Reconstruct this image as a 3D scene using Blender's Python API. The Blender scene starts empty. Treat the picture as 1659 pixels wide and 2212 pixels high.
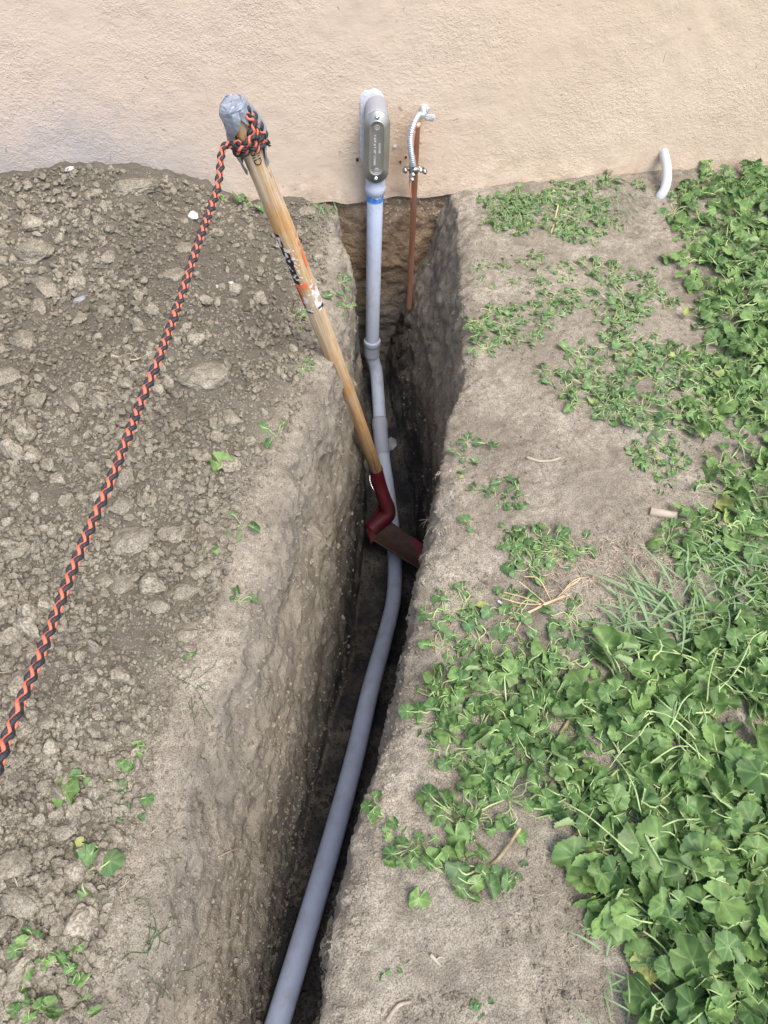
import bpy, bmesh, math, random
import numpy as np
from mathutils import Vector, Matrix
from mathutils.bvhtree import BVHTree

# ------------------------------------------------------------------ camera, world, sun, exposure
S = bpy.context.scene
COL = S.collection
FPX = 1597.0
PSI, TH, RHO = -0.21527783, math.radians(53), 0.04728934
CAM = np.array([-0.36799018, -2.05817292, 1.2])
_f = np.array([-math.sin(PSI)*math.cos(TH), math.cos(PSI)*math.cos(TH), -math.sin(TH)])
_r0 = np.array([math.cos(PSI), math.sin(PSI), 0.0]); _u0 = np.cross(_r0, _f)
_r = _r0*math.cos(RHO)+_u0*math.sin(RHO); _u = -_r0*math.sin(RHO)+_u0*math.cos(RHO)
cd = bpy.data.cameras.new('camera'); cam = bpy.data.objects.new('camera', cd); COL.objects.link(cam)
cd.sensor_fit = 'VERTICAL'; cd.sensor_height = 36.0; cd.lens = FPX/2212*36.0
cd.clip_start = 0.02; cd.clip_end = 200
m3 = Matrix((_r, _u, -_f)).transposed(); cam.matrix_world = Matrix.Translation(CAM) @ m3.to_4x4()
S.camera = cam

SUN_EL, SUN_AZ = math.radians(60), math.radians(155)      # azimuth measured clockwise from +Y
W = bpy.data.worlds.new('World'); S.world = W; W.use_nodes = True
wn = W.node_tree.nodes; wl = W.node_tree.links
sky = wn.new('ShaderNodeTexSky'); sky.sky_type = 'NISHITA'; sky.sun_disc = False
sky.sun_elevation = SUN_EL; sky.sun_rotation = SUN_AZ; sky.air_density = 1.0; sky.dust_density = 3.0
wl.new(sky.outputs[0], wn['Background'].inputs[0]); wn['Background'].inputs[1].default_value = 0.13
sd = bpy.data.lights.new('sun', 'SUN'); sun = bpy.data.objects.new('sun', sd); COL.objects.link(sun)
sd.energy = 1.2; sd.angle = math.radians(36); sd.color = (1.0, 0.93, 0.83)
sv = Vector((math.sin(SUN_AZ)*math.cos(SUN_EL), math.cos(SUN_AZ)*math.cos(SUN_EL), math.sin(SUN_EL)))
sun.rotation_euler = sv.to_track_quat('Z', 'Y').to_euler()
S.view_settings.view_transform = 'Standard'; S.view_settings.look = 'None'
S.view_settings.exposure = 1.2; S.view_settings.gamma = 1.0
S.render.engine = 'CYCLES'; S.cycles.max_bounces = 6

rng = np.random.default_rng(7); random.seed(7)

# ------------------------------------------------------------------ picture measurements to places
def ray(px, py):
    d = _f+_r*(px-829.5)/FPX+_u*(1106-py)/FPX
    return d
def atZ(px, py, Z): return CAM+ray(px, py)*Z                    # at an optical depth
def onz(px, py, z=0.0):
    d = ray(px, py); return CAM+d*((z-CAM[2])/d[2])             # on a level plane
def ony(px, py, y=0.0):
    d = ray(px, py); return CAM+d*((y-CAM[1])/d[1])             # on a plane parallel to the wall

# ------------------------------------------------------------------ noise
def _hash(ix, iy, iz, seed):
    h = (ix.astype(np.uint32)*np.uint32(374761393)+iy.astype(np.uint32)*np.uint32(668265263)
         + iz.astype(np.uint32)*np.uint32(2147483647-19)+np.uint32((seed*974711) % 4294967291))
    h = (h ^ (h >> np.uint32(13)))*np.uint32(1274126177)
    h = (h ^ (h >> np.uint32(16)))*np.uint32(2246822519)
    return (h ^ (h >> np.uint32(15))).astype(np.float64)/4294967295.0
def vnoise(P, seed=0):
    P = np.asarray(P, float)+1000.0
    i = np.floor(P).astype(np.int64); f = P-i; f = f*f*f*(f*(f*6-15)+10); o = 0
    for a in (0, 1):
        for b in (0, 1):
            for c in (0, 1):
                w = (f[:, 0] if a else 1-f[:, 0])*(f[:, 1] if b else 1-f[:, 1])*(f[:, 2] if c else 1-f[:, 2])
                o = o+w*_hash(i[:, 0]+a, i[:, 1]+b, i[:, 2]+c, seed)
    return o*2-1
def fbm(P, freq, octv=4, seed=0, gain=.5):
    P = np.asarray(P, float); o = 0; a = 1.0; t = 0
    for k in range(octv):
        o = o+a*vnoise(P*freq+k*17.3, seed+k); t += a; a *= gain; freq *= 2.03
    return o/t
def worley(P, freq, seed=0):
    P = np.asarray(P, float)*freq+1000.0; i = np.floor(P).astype(np.int64); best = np.full(len(P), 9.0); sec = best.copy()
    for a in (-1, 0, 1):
        for b in (-1, 0, 1):
            for c in (-1, 0, 1):
                q = [i[:, 0]+a, i[:, 1]+b, i[:, 2]+c]
                d = sum((q[k]+_hash(*q, seed+k+1)-P[:, k])**2 for k in range(3))**.5
                sec = np.minimum(sec, np.maximum(best, d)); best = np.minimum(best, d)
    return best, sec
def sstep(x): x = np.clip(x, 0, 1); return x*x*(3-2*x)

# ------------------------------------------------------------------ mesh helpers
def mkmesh(name, V, Fc, mats, smooth=True, attrs=None, mi=None):
    V = np.asarray(V, np.float32); Fc = np.asarray(Fc, np.int32)
    me = bpy.data.meshes.new(name); n = Fc.shape[1]
    me.vertices.add(len(V)); me.vertices.foreach_set('co', V.ravel())
    me.loops.add(Fc.size); me.loops.foreach_set('vertex_index', Fc.ravel())
    me.polygons.add(len(Fc)); me.polygons.foreach_set('loop_start', np.arange(len(Fc), dtype=np.int32)*n)
    me.polygons.foreach_set('use_smooth', np.full(len(Fc), smooth))
    for m in (mats if isinstance(mats, (list, tuple)) else [mats]): me.materials.append(m)
    if mi is not None: me.polygons.foreach_set('material_index', np.asarray(mi, np.int32))
    for k, a in (attrs or {}).items():
        at = me.attributes.new(k, 'FLOAT', 'POINT'); at.data.foreach_set('value', np.asarray(a, np.float32))
    me.update(calc_edges=True); me.validate(); return me
def link(name, me, parent=None):
    o = bpy.data.objects.new(name, me); COL.objects.link(o)
    if parent is not None: o.parent = parent
    return o
def tag(o, label=None, cat=None, group=None, kind=None):
    if label: o['label'] = label
    if cat: o['category'] = cat
    if group: o['group'] = group
    if kind: o['kind'] = kind
    return o
def empty(name, loc=(0, 0, 0)):
    o = bpy.data.objects.new(name, None); COL.objects.link(o); o.location = loc; o.empty_display_size = .05; return o
class G:                                                       # collects quads of several shapes for ONE mesh
    def __init__(s): s.V = []; s.F = []; s.M = []; s.n = 0
    def add(s, V, F, m=0):
        V = np.asarray(V, float).reshape(-1, 3); F = np.asarray(F, int)
        if F.shape[1] == 3: F = np.hstack([F, F[:, 2:3]])
        s.V.append(V); s.F.append(F+s.n); s.M += [m]*len(F); s.n += len(V)
    def build(s, name, mats, parent=None, smooth=True, off=(0, 0, 0)):
        V = np.vstack(s.V)-np.array(off); F = np.vstack(s.F)
        me = bpy.data.meshes.new(name)
        fl = [tuple(int(i) for i in f) if f[2] != f[3] else tuple(int(i) for i in f[:3]) for f in F]
        me.from_pydata([tuple(v) for v in V], [], fl)
        for m in (mats if isinstance(mats, (list, tuple)) else [mats]): me.materials.append(m)
        me.polygons.foreach_set('material_index', np.array(s.M, np.int32)); me.polygons.foreach_set('use_smooth', np.full(len(fl), smooth))
        me.update(); me.validate(); return link(name, me, parent)
def frames(P, up=None):
    P = np.asarray(P, float); T = np.gradient(P, axis=0); T /= np.linalg.norm(T, axis=1)[:, None]+1e-12
    n = np.array(up if up is not None else [0.31, 0.2, 0.9], float); n -= T[0]*(n@T[0]); n /= np.linalg.norm(n); N = [n]
    for i in range(1, len(P)):
        n = N[-1]-T[i]*(N[-1]@T[i]); n /= np.linalg.norm(n)+1e-12; N.append(n)
    N = np.array(N); return T, N, np.cross(T, N)
def tube(P, R, k=16, cap=True, ell=1.0, up=None):
    P = np.asarray(P, float); R = np.broadcast_to(R, (len(P),)).astype(float)
    if cap:
        P = np.vstack([P[:1], P, P[-1:]]); R = np.concatenate([[1e-5], R, [1e-5]])
    Pf = P.copy(); 
    if cap: Pf[0] = P[1]-(P[2]-P[1])*1e-3; Pf[-1] = P[-2]+(P[-2]-P[-3])*1e-3
    T, N, B = frames(Pf, up); a = np.linspace(0, 2*math.pi, k, endpoint=False)
    V = P[:, None]+R[:, None, None]*(np.cos(a)[None, :, None]*N[:, None]+ell*np.sin(a)[None, :, None]*B[:, None])
    n = len(P); i = np.arange(n-1)[:, None]*k; j = np.arange(k)[None]; j2 = (j+1) % k
    F = np.stack([i+j, i+j2, i+k+j2, i+k+j], -1).reshape(-1, 4)
    return V.reshape(-1, 3), F
def spline(pts, n=60):
    P = np.asarray(pts, float); d = np.concatenate([[0], np.cumsum(np.linalg.norm(np.diff(P, axis=0), axis=1)**.5)])
    m = np.gradient(P, d, axis=0); t = np.linspace(0, d[-1], n); k = np.clip(np.searchsorted(d, t)-1, 0, len(P)-2)
    h = (d[k+1]-d[k]); u = ((t-d[k])/h)[:, None]; h = h[:, None]
    return (2*u**3-3*u**2+1)*P[k]+(u**3-2*u**2+u)*h*m[k]+(-2*u**3+3*u**2)*P[k+1]+(u**3-u**2)*h*m[k+1]
def resample(P, n):
    d = np.concatenate([[0], np.cumsum(np.linalg.norm(np.diff(P, axis=0), axis=1))]); t = np.linspace(0, d[-1], n)
    return np.stack([np.interp(t, d, P[:, i]) for i in range(3)], 1), d[-1]
def sphere(c, r, k=10, sc=(1, 1, 1)):
    th = np.linspace(0, math.pi, k); P = np.stack([0*th, 0*th, np.cos(th)], 1)
    a = np.linspace(0, 2*math.pi, k*2, endpoint=False)
    V = np.stack([np.sin(th)[:, None]*np.cos(a), np.sin(th)[:, None]*np.sin(a), np.cos(th)[:, None]+0*a], -1)*r*np.array(sc)+np.array(c)
    i = np.arange(k-1)[:, None]*2*k; j = np.arange(2*k)[None]; j2 = (j+1) % (2*k)
    return V.reshape(-1, 3), np.stack([i+j, i+2*k+j, i+2*k+j2, i+j2], -1).reshape(-1, 4)

# ------------------------------------------------------------------ material helper
class NT:
    def __init__(s, name, rough=.9, spec=.3):
        s.m = bpy.data.materials.new(name); s.m.use_nodes = True; s.t = s.m.node_tree; s.b = s.t.nodes['Principled BSDF']
        s.b.inputs['Roughness'].default_value = rough; s.b.inputs['Specular IOR Level'].default_value = spec
        s.co = s.t.nodes.new('ShaderNodeTexCoord').outputs['Object']
    def n(s, ty, **kw):
        nd = s.t.nodes.new(ty)
        for k, v in kw.items():
            if k.startswith('_'): setattr(nd, k[1:], v)
            else:
                key = k.replace('__', ' ')
                if hasattr(v, 'is_output') or isinstance(v, bpy.types.NodeSocket): s.t.links.new(v, nd.inputs[key])
                else: nd.inputs[key].default_value = v
        return nd
    def L(s, a, b): s.t.links.new(a, b)
    def noise(s, sc, det=4, rough=.55, co=None, dist=0.0):
        nd = s.n('ShaderNodeTexNoise', Scale=sc, Detail=det, Roughness=rough, Distortion=dist); s.L(co or s.co, nd.inputs['Vector']); return nd.outputs['Fac']
    def vor(s, sc, feat='F1', co=None, out='Distance'):
        nd = s.n('ShaderNodeTexVoronoi', _feature=feat, Scale=sc); s.L(co or s.co, nd.inputs['Vector']); return nd.outputs[out]
    def map(s, sc=(1, 1, 1), loc=(0, 0, 0), rot=(0, 0, 0), co=None):
        nd = s.n('ShaderNodeMapping'); nd.inputs['Scale'].default_value = sc; nd.inputs['Location'].default_value = loc; nd.inputs['Rotation'].default_value = rot
        s.L(co or s.co, nd.inputs['Vector']); return nd.outputs[0]
    def ramp(s, x, st, mode='LINEAR'):
        nd = s.n('ShaderNodeValToRGB'); nd.color_ramp.interpolation = mode; e = nd.color_ramp.elements
        while len(e) < len(st): e.new(.5)
        for i, (p, c) in enumerate(st):
            e[i].position = p; e[i].color = (*c, 1) if isinstance(c, (tuple, list)) else (c, c, c, 1)
        s.L(x, nd.inputs[0]); return nd.outputs[0]
    def mix(s, f, a, b, mode='MIX'):
        nd = s.n('ShaderNodeMix', _data_type='RGBA', _blend_type=mode)
        for i, v in ((0, f), (6, a), (7, b)):
            if isinstance(v, bpy.types.NodeSocket): s.L(v, nd.inputs[i])
            else: nd.inputs[i].default_value = v if i == 0 else (*v, 1)
        return nd.outputs[2]
    def math(s, op, a, b=0.0, c=0.0, clamp=False):
        nd = s.n('ShaderNodeMath', _operation=op, _use_clamp=clamp)
        for i, v in enumerate((a, b, c)):
            if isinstance(v, bpy.types.NodeSocket): s.L(v, nd.inputs[i])
            else: nd.inputs[i].default_value = v
        return nd.outputs[0]
    def attr(s, nm): return s.n('ShaderNodeAttribute', _attribute_name=nm).outputs['Fac']
    def sep(s, co=None):
        nd = s.n('ShaderNodeSeparateXYZ'); s.L(co or s.co, nd.inputs[0]); return nd.outputs
    def bump(s, h, strength=.5, dist=.005, prev=None):
        nd = s.n('ShaderNodeBump', Strength=strength, Distance=dist); s.L(h, nd.inputs['Height'])
        if prev: s.L(prev, nd.inputs['Normal'])
        return nd.outputs[0]
    def col(s, c):
        if isinstance(c, bpy.types.NodeSocket): s.L(c, s.b.inputs['Base Color'])
        else: s.b.inputs['Base Color'].default_value = (*c, 1)
        return s
    def nrm(s, x): s.L(x, s.b.inputs['Normal']); return s
    def rgh(s, x): s.L(x, s.b.inputs['Roughness']); return s
def simple(name, c, rough=.6, metal=0.0, spec=.4, var=.12, sc=60, bump=0.0):
    m = NT(name, rough, spec); m.b.inputs['Metallic'].default_value = metal
    n = m.noise(sc, 4); m.col(m.mix(m.ramp(n, [(.35, 0.0), (.65, 1.0)]), tuple(x*(1-var) for x in c), tuple(min(1, x*(1+var)) for x in c)))
    if bump: m.nrm(m.bump(m.noise(sc*3, 3), bump, .002))
    return m.m

# ------------------------------------------------------------------ materials
def soil(name, lo, hi, dark, fine=1.0, stuff=None):
    m = NT(name, .97, .12)
    a = m.noise(5, 5); b = m.noise(70, 5, .65); c = m.vor(260); d = m.noise(420, 3, .7)
    base = m.mix(m.ramp(a, [(.38, 0.0), (.62, 1.0)]), lo, hi); base = m.mix(m.ramp(m.noise(17, 4, .6), [(.36, .6), (.50, 0.0)]), base, dark)
    base = m.mix(m.ramp(b, [(.38, .55), (.62, 0.0)]), base, dark)
    base = m.mix(m.ramp(d, [(.42, .6), (.53, 0.0)]), base, tuple(x*.5 for x in dark))
    base = m.mix(m.ramp(m.noise(610, 2, .5), [(.64, 0.0), (.76, .55)]), base, tuple(min(.6, x*1.45) for x in hi))
    if stuff: base = stuff(m, base)
    m.col(base)
    n1 = m.bump(m.noise(45, 6, .68), .75*fine, .012); n2 = m.bump(m.ramp(c, [(0, 1.0), (.6, 0.0)]), .30*fine, .003, n1)
    n3 = m.bump(d, .5*fine, .002, n2); m.nrm(n3); return m.m
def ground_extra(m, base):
    # smooth pale crust along the trench lips, warmer cut faces; trench shade painted grey-blue on the low cut faces and floor
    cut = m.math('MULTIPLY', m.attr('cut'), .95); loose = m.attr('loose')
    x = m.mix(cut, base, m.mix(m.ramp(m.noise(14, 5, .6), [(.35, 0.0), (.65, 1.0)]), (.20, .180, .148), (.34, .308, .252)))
    x = m.mix(m.math('MULTIPLY', loose, .85), x, (.125, .113, .090))  # heap base darkened: shade in the gaps between clods, painted in
    shade_f = m.math('MULTIPLY', m.attr('trench_shade'), m.ramp(m.noise(9, 5), [(.3, .55), (.6, 1.0)]))
    return m.mix(shade_f, x, (.033, .036, .042))
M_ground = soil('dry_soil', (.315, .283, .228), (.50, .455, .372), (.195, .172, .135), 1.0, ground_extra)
M_clod = soil('clod_soil', (.315, .284, .224), (.46, .418, .333), (.20, .178, .136), 1.1)
def clodmat(name, k):
    return soil(name, tuple(x*k for x in (.31, .278, .218)), tuple(x*k for x in (.445, .403, .322)), tuple(x*k for x in (.21, .187, .143)), 1.1)
M_shaded = clodmat('shaded_soil', .22); M_clod2 = clodmat('pale_clod', 1.10); M_clod3 = clodmat('dark_clod', .78)  # first one is clod soil with the trench shade put into its colour
M_stone = simple('grey_stone', (.30, .31, .33), .8, var=.25, sc=30, bump=.3)
M_white = simple('white_stone', (.62, .62, .62), .8, var=.25, sc=40, bump=.4)
M_slate = simple('black_slate', (.05, .053, .06), .75, var=.4, sc=30, bump=.5)

def stucco():
    m = NT('stucco', .88, .2); X = m.sep()
    a = m.noise(2.2, 4); base = m.mix(m.ramp(a, [(.3, 0.0), (.7, 1.0)]), (.555, .450, .342), (.61, .503, .39))
    pk = m.math('MULTIPLY_ADD', X[0], -.45, .25, clamp=True)
    base = m.mix(pk, base, (.585, .485, .415))
    # wall shade and dust above the heap painted grey, along an uneven line
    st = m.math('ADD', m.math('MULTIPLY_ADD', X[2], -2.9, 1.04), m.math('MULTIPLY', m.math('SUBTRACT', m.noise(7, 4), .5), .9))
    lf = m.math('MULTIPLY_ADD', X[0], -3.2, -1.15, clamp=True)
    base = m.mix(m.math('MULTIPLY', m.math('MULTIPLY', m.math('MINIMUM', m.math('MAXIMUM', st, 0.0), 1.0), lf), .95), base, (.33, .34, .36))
    # brownish splash low on the wall
    low = m.math('MULTIPLY_ADD', X[2], -6.5, .85, clamp=True)
    base = m.mix(m.math('MULTIPLY', m.math('MULTIPLY', low, m.ramp(m.noise(16, 5, .7), [(.42, 0.0), (.62, 1.0)])), .6), base, (.36, .26, .18))
    # rusty wash beside the fitting
    dx = m.math('SUBTRACT', X[0], .075); g = m.math('SUBTRACT', 1.0, m.math('MULTIPLY', m.math('ABSOLUTE', dx), 9.0), clamp=True)
    zz = m.math('SUBTRACT', 1.0, m.math('MULTIPLY', m.math('ABSOLUTE', m.math('SUBTRACT', X[2], .11)), 5.5), clamp=True)
    base = m.mix(m.math('MULTIPLY', m.math('MULTIPLY', g, zz), .55), base, (.47, .32, .19))
    # hairline scuffs
    base = m.mix(m.math('MULTIPLY', m.ramp(m.noise(26, 2, .4, dist=2.5), [(.735, 0.0), (.75, 1.0)]), .5), base, (.20, .13, .09))
    m.col(base)
    # trowelled texture: blobs of knock-down plaster with smooth areas between
    zone = m.ramp(m.noise(3.0, 3), [(.36, .18), (.60, 1.0)])
    co = m.map((1, 1, 1.25)); w = m.n('ShaderNodeVectorMath', _operation='ADD'); m.L(co, w.inputs[0])
    nz = m.n('ShaderNodeTexNoise', Scale=60.0); m.L(m.co, nz.inputs['Vector']); sc = m.n('ShaderNodeVectorMath', _operation='SCALE'); sc.inputs['Scale'].default_value = .012
    m.L(nz.outputs['Color'], sc.inputs[0]); m.L(sc.outputs[0], w.inputs[1]); wc = w.outputs[0]
    def blob(sc, lo, seed):
        v = m.vor(sc, co=m.map((1, 1, 1), (seed, 0, 0), co=wc)); k = m.vor(sc, co=m.map((1, 1, 1), (seed, 0, 0), co=wc), out='Color')
        r_ = m.ramp(v, [(.10, 1.0), (.52, 0.0)], 'EASE'); return m.math('MULTIPLY', r_, m.ramp(k, [(lo, 0.0), (lo+.15, 1.0)]))
    h = m.math('MAXIMUM', blob(165, .38, 0.0), m.math('MULTIPLY', blob(250, .35, 3.3), .7)); h = m.math('MAXIMUM', h, m.math('MULTIPLY', m.ramp(m.noise(95, 3, .5, co=wc), [(.46, 0.0), (.66, 1.0)]), .8))
    h = m.math('MULTIPLY', h, zone)
    n1 = m.bump(h, .50, .0026); n2 = m.bump(m.noise(330, 3), .18, .0015, n1); n3 = m.bump(m.noise(9, 5), .35, .02, n2)
    m.nrm(n3); return m.m
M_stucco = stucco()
def footing():
    m = NT('footing_soil', .95, .12); X = m.sep()
    base = m.mix(m.ramp(m.noise(11, 6, .65), [(.35, 0.0), (.65, 1.0)]), (.155, .11, .07), (.30, .225, .15))
    gr = m.math('MULTIPLY_ADD', X[2], -4.0, -.9, clamp=True); base = m.mix(gr, base, (.16, .145, .125))
    tp = m.math('MULTIPLY_ADD', X[2], 7.0, 1.05, clamp=True)
    base = m.mix(m.math('MULTIPLY', tp, m.ramp(m.noise(75, 4, .7), [(.55, 0.0), (.62, .9)])), base, (.58, .53, .48))
    m.col(base); m.nrm(m.bump(m.noise(120, 5, .7), .6, .006, m.bump(m.noise(30, 5, .6), .6, .02))); return m.m
M_footing = footing()
def pvc(name, c, dirt=.35):
    m = NT(name, .48, .4); z = m.noise(24, 5, .6)
    base = m.mix(m.ramp(m.noise(6, 3), [(.3, 0.0), (.7, 1.0)]), c, tuple(min(1, x*1.1) for x in c))
    base = m.mix(m.math('MULTIPLY', m.ramp(z, [(.50, 0.0), (.74, 1.0)]), dirt), base, (.25, .22, .19))
    base = m.mix(m.ramp(m.noise(210, 2, .5), [(.74, 0.0), (.78, .7)]), base, (.12, .11, .10))
    m.col(base); m.rgh(m.ramp(z, [(.3, .40), (.7, .62)])); m.nrm(m.bump(m.noise(160, 3), .06, .002)); return m.m
M_pvc = pvc('grey_pvc', (.50, .575, .73), .38); M_pvcd = pvc('grey_pvc_fitting', (.37, .41, .51), .12)
M_pvcb = pvc('fitting_grey', (.30, .31, .34), .1)
M_wpvc = pvc('white_pvc', (.50, .53, .58), .3)
M_blue = simple('blue_primer', (.06, .20, .55), .5, var=.35, sc=90)
M_steel = NT('brushed_cover_steel', .34, .5); M_steel.b.inputs['Metallic'].default_value = .7
_z = M_steel.noise(40, 5, .6, co=M_steel.map((1, 1, .25)))
M_steel.col(M_steel.ramp(_z, [(.3, (.30, .30, .275)), (.7, (.44, .43, .40))])); M_steel.rgh(M_steel.ramp(_z, [(.3, .30), (.7, .46)])); M_steel = M_steel.m
M_zinc = simple('zinc_screw', (.80, .82, .84), .25, 1.0, var=.15, sc=200)
M_emb = simple('embossed_lettering', (.70, .71, .70), .5, .3, var=.06)
M_copper = NT('copper', .36, .5); M_copper.b.inputs['Metallic'].default_value = .25
_z = M_copper.noise(50, 5, .6, co=M_copper.map((1, 1, .2))); M_copper.col(M_copper.ramp(_z, [(.3, (.60, .25, .14)), (.7, (.86, .44, .28))])); M_copper = M_copper.m
M_galv = NT('galvanised_flex', .38, .5); M_galv.b.inputs['Metallic'].default_value = .85; M_galv.col(M_galv.ramp(M_galv.noise(90, 3), [(.3, (.55, .60, .66)), (.7, (.80, .84, .90))])); M_galv = M_galv.m
M_clamp = simple('clamp_bronze', (.36, .35, .31), .35, .9, var=.4, sc=120)
M_caulk = NT('caulk', .7, .3); M_caulk.col(M_caulk.ramp(M_caulk.noise(70, 4), [(.35, (.46, .51, .62)), (.65, (.62, .62, .64))])).nrm(M_caulk.bump(M_caulk.noise(200, 4), .6, .004)); M_caulk = M_caulk.m
def wood():
    m = NT('weathered_wood', .72, .25); co = m.map((150, 150, 5))
    g = m.noise(1.0, 5, .65, co=co); g2 = m.noise(1.0, 4, .6, co=m.map((420, 420, 9)))
    base = m.ramp(g, [(.28, (.25, .175, .11)), (.42, (.50, .375, .24)), (.7, (.70, .57, .41))])
    pat = m.noise(9, 5, .6, co=m.map((1.6, 1.6, .7)))
    base = m.mix(m.ramp(pat, [(.38, .85), (.50, 0.0)]), base, m.ramp(g, [(.3, (.40, .20, .07)), (.7, (.62, .36, .14))]))
    pos = m.sep()[2]; lowz = m.math('MULTIPLY_ADD', pos, 2.6, -1.25, clamp=True)
    base = m.mix(m.math('MULTIPLY', lowz, .62), base, m.ramp(g, [(.3, (.34, .19, .07)), (.7, (.58, .36, .16))]))
    base = m.mix(m.ramp(g2, [(.30, .8), (.40, 0.0)]), base, (.13, .08, .045))
    base = m.mix(m.ramp(m.noise(4, 3), [(.58, 0.0), (.75, .5)]), base, (.50, .45, .38))
    m.col(base); m.nrm(m.bump(g2, .25, .0015, m.bump(g, .25, .002))); return m.m
M_wood = wood()
def redm():
    m = NT('red_painted_steel', .5, .4); n = m.noise(38, 6, .7)
    base = m.mix(m.ramp(n, [(.54, 0.0), (.68, 1.0)]), (.105, .009, .016), (.07, .036, .028)); m.col(base); m.rgh(m.ramp(n, [(.4, .42), (.7, .8)]))
    m.nrm(m.bump(m.noise(90, 4), .2, .002)); return m.m
M_red = redm()
def blade():
    m = NT('worn_blade_steel', .62, .4); X = m.sep(m.t.nodes['Texture Coordinate'].outputs['Generated'])
    n = m.noise(30, 6, .7); e = m.math('ADD', m.math('MULTIPLY', m.math('SUBTRACT', n, .5), .5), X[0])
    base = m.mix(m.ramp(n, [(.35, 0.0), (.65, 1.0)]), (.048, .026, .021), (.085, .052, .040)); base = m.mix(m.ramp(e, [(.80, 0.0), (.92, 1.0)]), base, (.20, .022, .03))
    m.col(base); m.nrm(m.bump(m.noise(120, 4), .25, .002)); return m.m
M_blade = blade()
M_blk = simple('black_rope_fibre', (.026, .028, .036), .55, spec=.45, var=.5, sc=500, bump=.3)
M_org = simple('orange_rope_fibre', (.66, .17, .10), .5, spec=.45, var=.18, sc=500, bump=.3)
M_tape = NT('silver_tape', .30, .6); M_tape.b.inputs['Metallic'].default_value = .3
M_tape.col(M_tape.ramp(M_tape.noise(14, 4), [(.35, (.22, .255, .31)), (.65, (.42, .46, .54))]))
M_tape.nrm(M_tape.bump(M_tape.noise(60, 4, .5, dist=1.0), .3, .004)); M_tape = M_tape.m
M_sblk = simple('sticker_black', (.02, .02, .022), .5); M_swht = simple('sticker_white', (.72, .70, .70), .6); M_sorg = simple('sticker_orange', (.80, .19, .08), .5)
M_ink = simple('brand_ink', (.035, .03, .028), .7)

def leafm(name, hi, lo, back, sat=1.0):
    m = NT(name, .58, .35); t = m.attr('tint'); v = m.attr('vein')
    base = m.mix(m.math('MINIMUM', t, 1.0), lo, hi); base = m.mix(m.math('MULTIPLY', m.math('SUBTRACT', t, 1.0, clamp=True), .75), base, (.50, .47, .16)); base = m.mix(m.ramp(m.noise(60, 3), [(.4, .45), (.6, 0.0)]), base, tuple(x*.8 for x in lo)); base = m.mix(m.ramp(m.noise(33, 4, .6), [(.54, 0.0), (.70, .35)]), base, (.34, .34, .24)); base = m.mix(m.ramp(m.noise(240, 2), [(.70, 0.0), (.74, .7)]), base, (.10, .09, .04))
    base = m.mix(m.math('MULTIPLY', v, .24), base, tuple(min(1, x*1.9) for x in hi))
    g = m.n('ShaderNodeNewGeometry'); base = m.mix(m.math('MULTIPLY', g.outputs['Backfacing'], .75), base, back)
    m.col(base); m.nrm(m.bump(m.noise(150, 3), .25, .002))
    tr = m.n('ShaderNodeBsdfTranslucent'); m.L(base, tr.inputs['Color']); mx = m.n('ShaderNodeMixShader'); mx.inputs[0].default_value = .15
    out = m.t.nodes['Material Output']; m.L(m.b.outputs[0], mx.inputs[1]); m.L(tr.outputs[0], mx.inputs[2]); m.L(mx.outputs[0], out.inputs[0]); return m.m
M_leaf = leafm('mallow_leaf', (.25, .405, .125), (.036, .100, .032), (.46, .60, .30))
M_leafs = leafm('small_mallow_leaf', (.20, .33, .12), (.055, .130, .050), (.30, .40, .22))
M_stem = simple('mallow_stem', (.36, .47, .21), .6, var=.3, sc=40)
M_stemd = simple('dry_stem', (.34, .27, .16), .8, var=.35, sc=40)
M_grass = leafm('grass_blade', (.22, .37, .13), (.06, .14, .05), (.25, .38, .2))
M_straw = simple('straw', (.42, .355, .265), .85, var=.35, sc=50)
M_twig = simple('twig_bark', (.30, .235, .17), .9, var=.35, sc=60, bump=.4)

# ------------------------------------------------------------------ ground with its trench
def curve(pp, zs=None):
    P = np.array([onz(*p[:2], (p[2] if len(p) > 2 else 0.0)) for p in pp]); o = np.argsort(P[:, 1]); return P[o, 1], P[o, 0]
Lc = curve([(722, 430), (735, 560), (742, 640), (712, 760), (690, 860), (640, 950), (556, 1150), (510, 1350), (455, 1500), (385, 1650), (335, 1800), (285, 1950), (215, 2100), (165, 2212)])
Rc = curve([(985, 430), (990, 560), (1000, 700), (1000, 780), (965, 1000), (934, 1150), (908, 1230), (880, 1400), (843, 1560), (805, 1700), (760, 1850), (715, 2000), (690, 2212)])
FLc = curve([(772, 760, -.6), (788, 900, -.72), (790, 1000, -.80), (786, 1150, -.86), (775, 1250, -.84), (752, 1450, -.72), (705, 1600, -.64), (655, 1800, -.56), (610, 2000, -.53), (560, 2212, -.51)])
FRc = curve([(842, 790, -.62), (872, 950, -.78), (900, 1100, -.85), (912, 1230, -.86), (885, 1400, -.75), (848, 1560, -.66), (812, 1700, -.60), (770, 1850, -.55), (722, 2000, -.53), (695, 2212, -.51)])
Dy = np.array([-2.6, -2.0, -1.8, -1.6, -1.26, -1.1, -.9, -.75, -.5, -.3, 0.0, .1]); Dz = np.array([-.50, -.515, -.535, -.59, -.705, -.80, -.90, -.905, -.885, -.815, -.72, -.70])
def ext(c, y):
    v = np.interp(y, *c); k = (c[1][1]-c[1][0])/(c[0][1]-c[0][0]); return np.where(y < c[0][0], c[1][0]+np.clip(k, .1, .35)*(np.maximum(y, -3.4)-c[0][0]), v)
CE = curve([(735, 440), (700, 620), (672, 850), (595, 1000), (515, 1150), (462, 1350), (385, 1500), (320, 1700), (262, 1900), (205, 2100), (165, 2212)])
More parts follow.
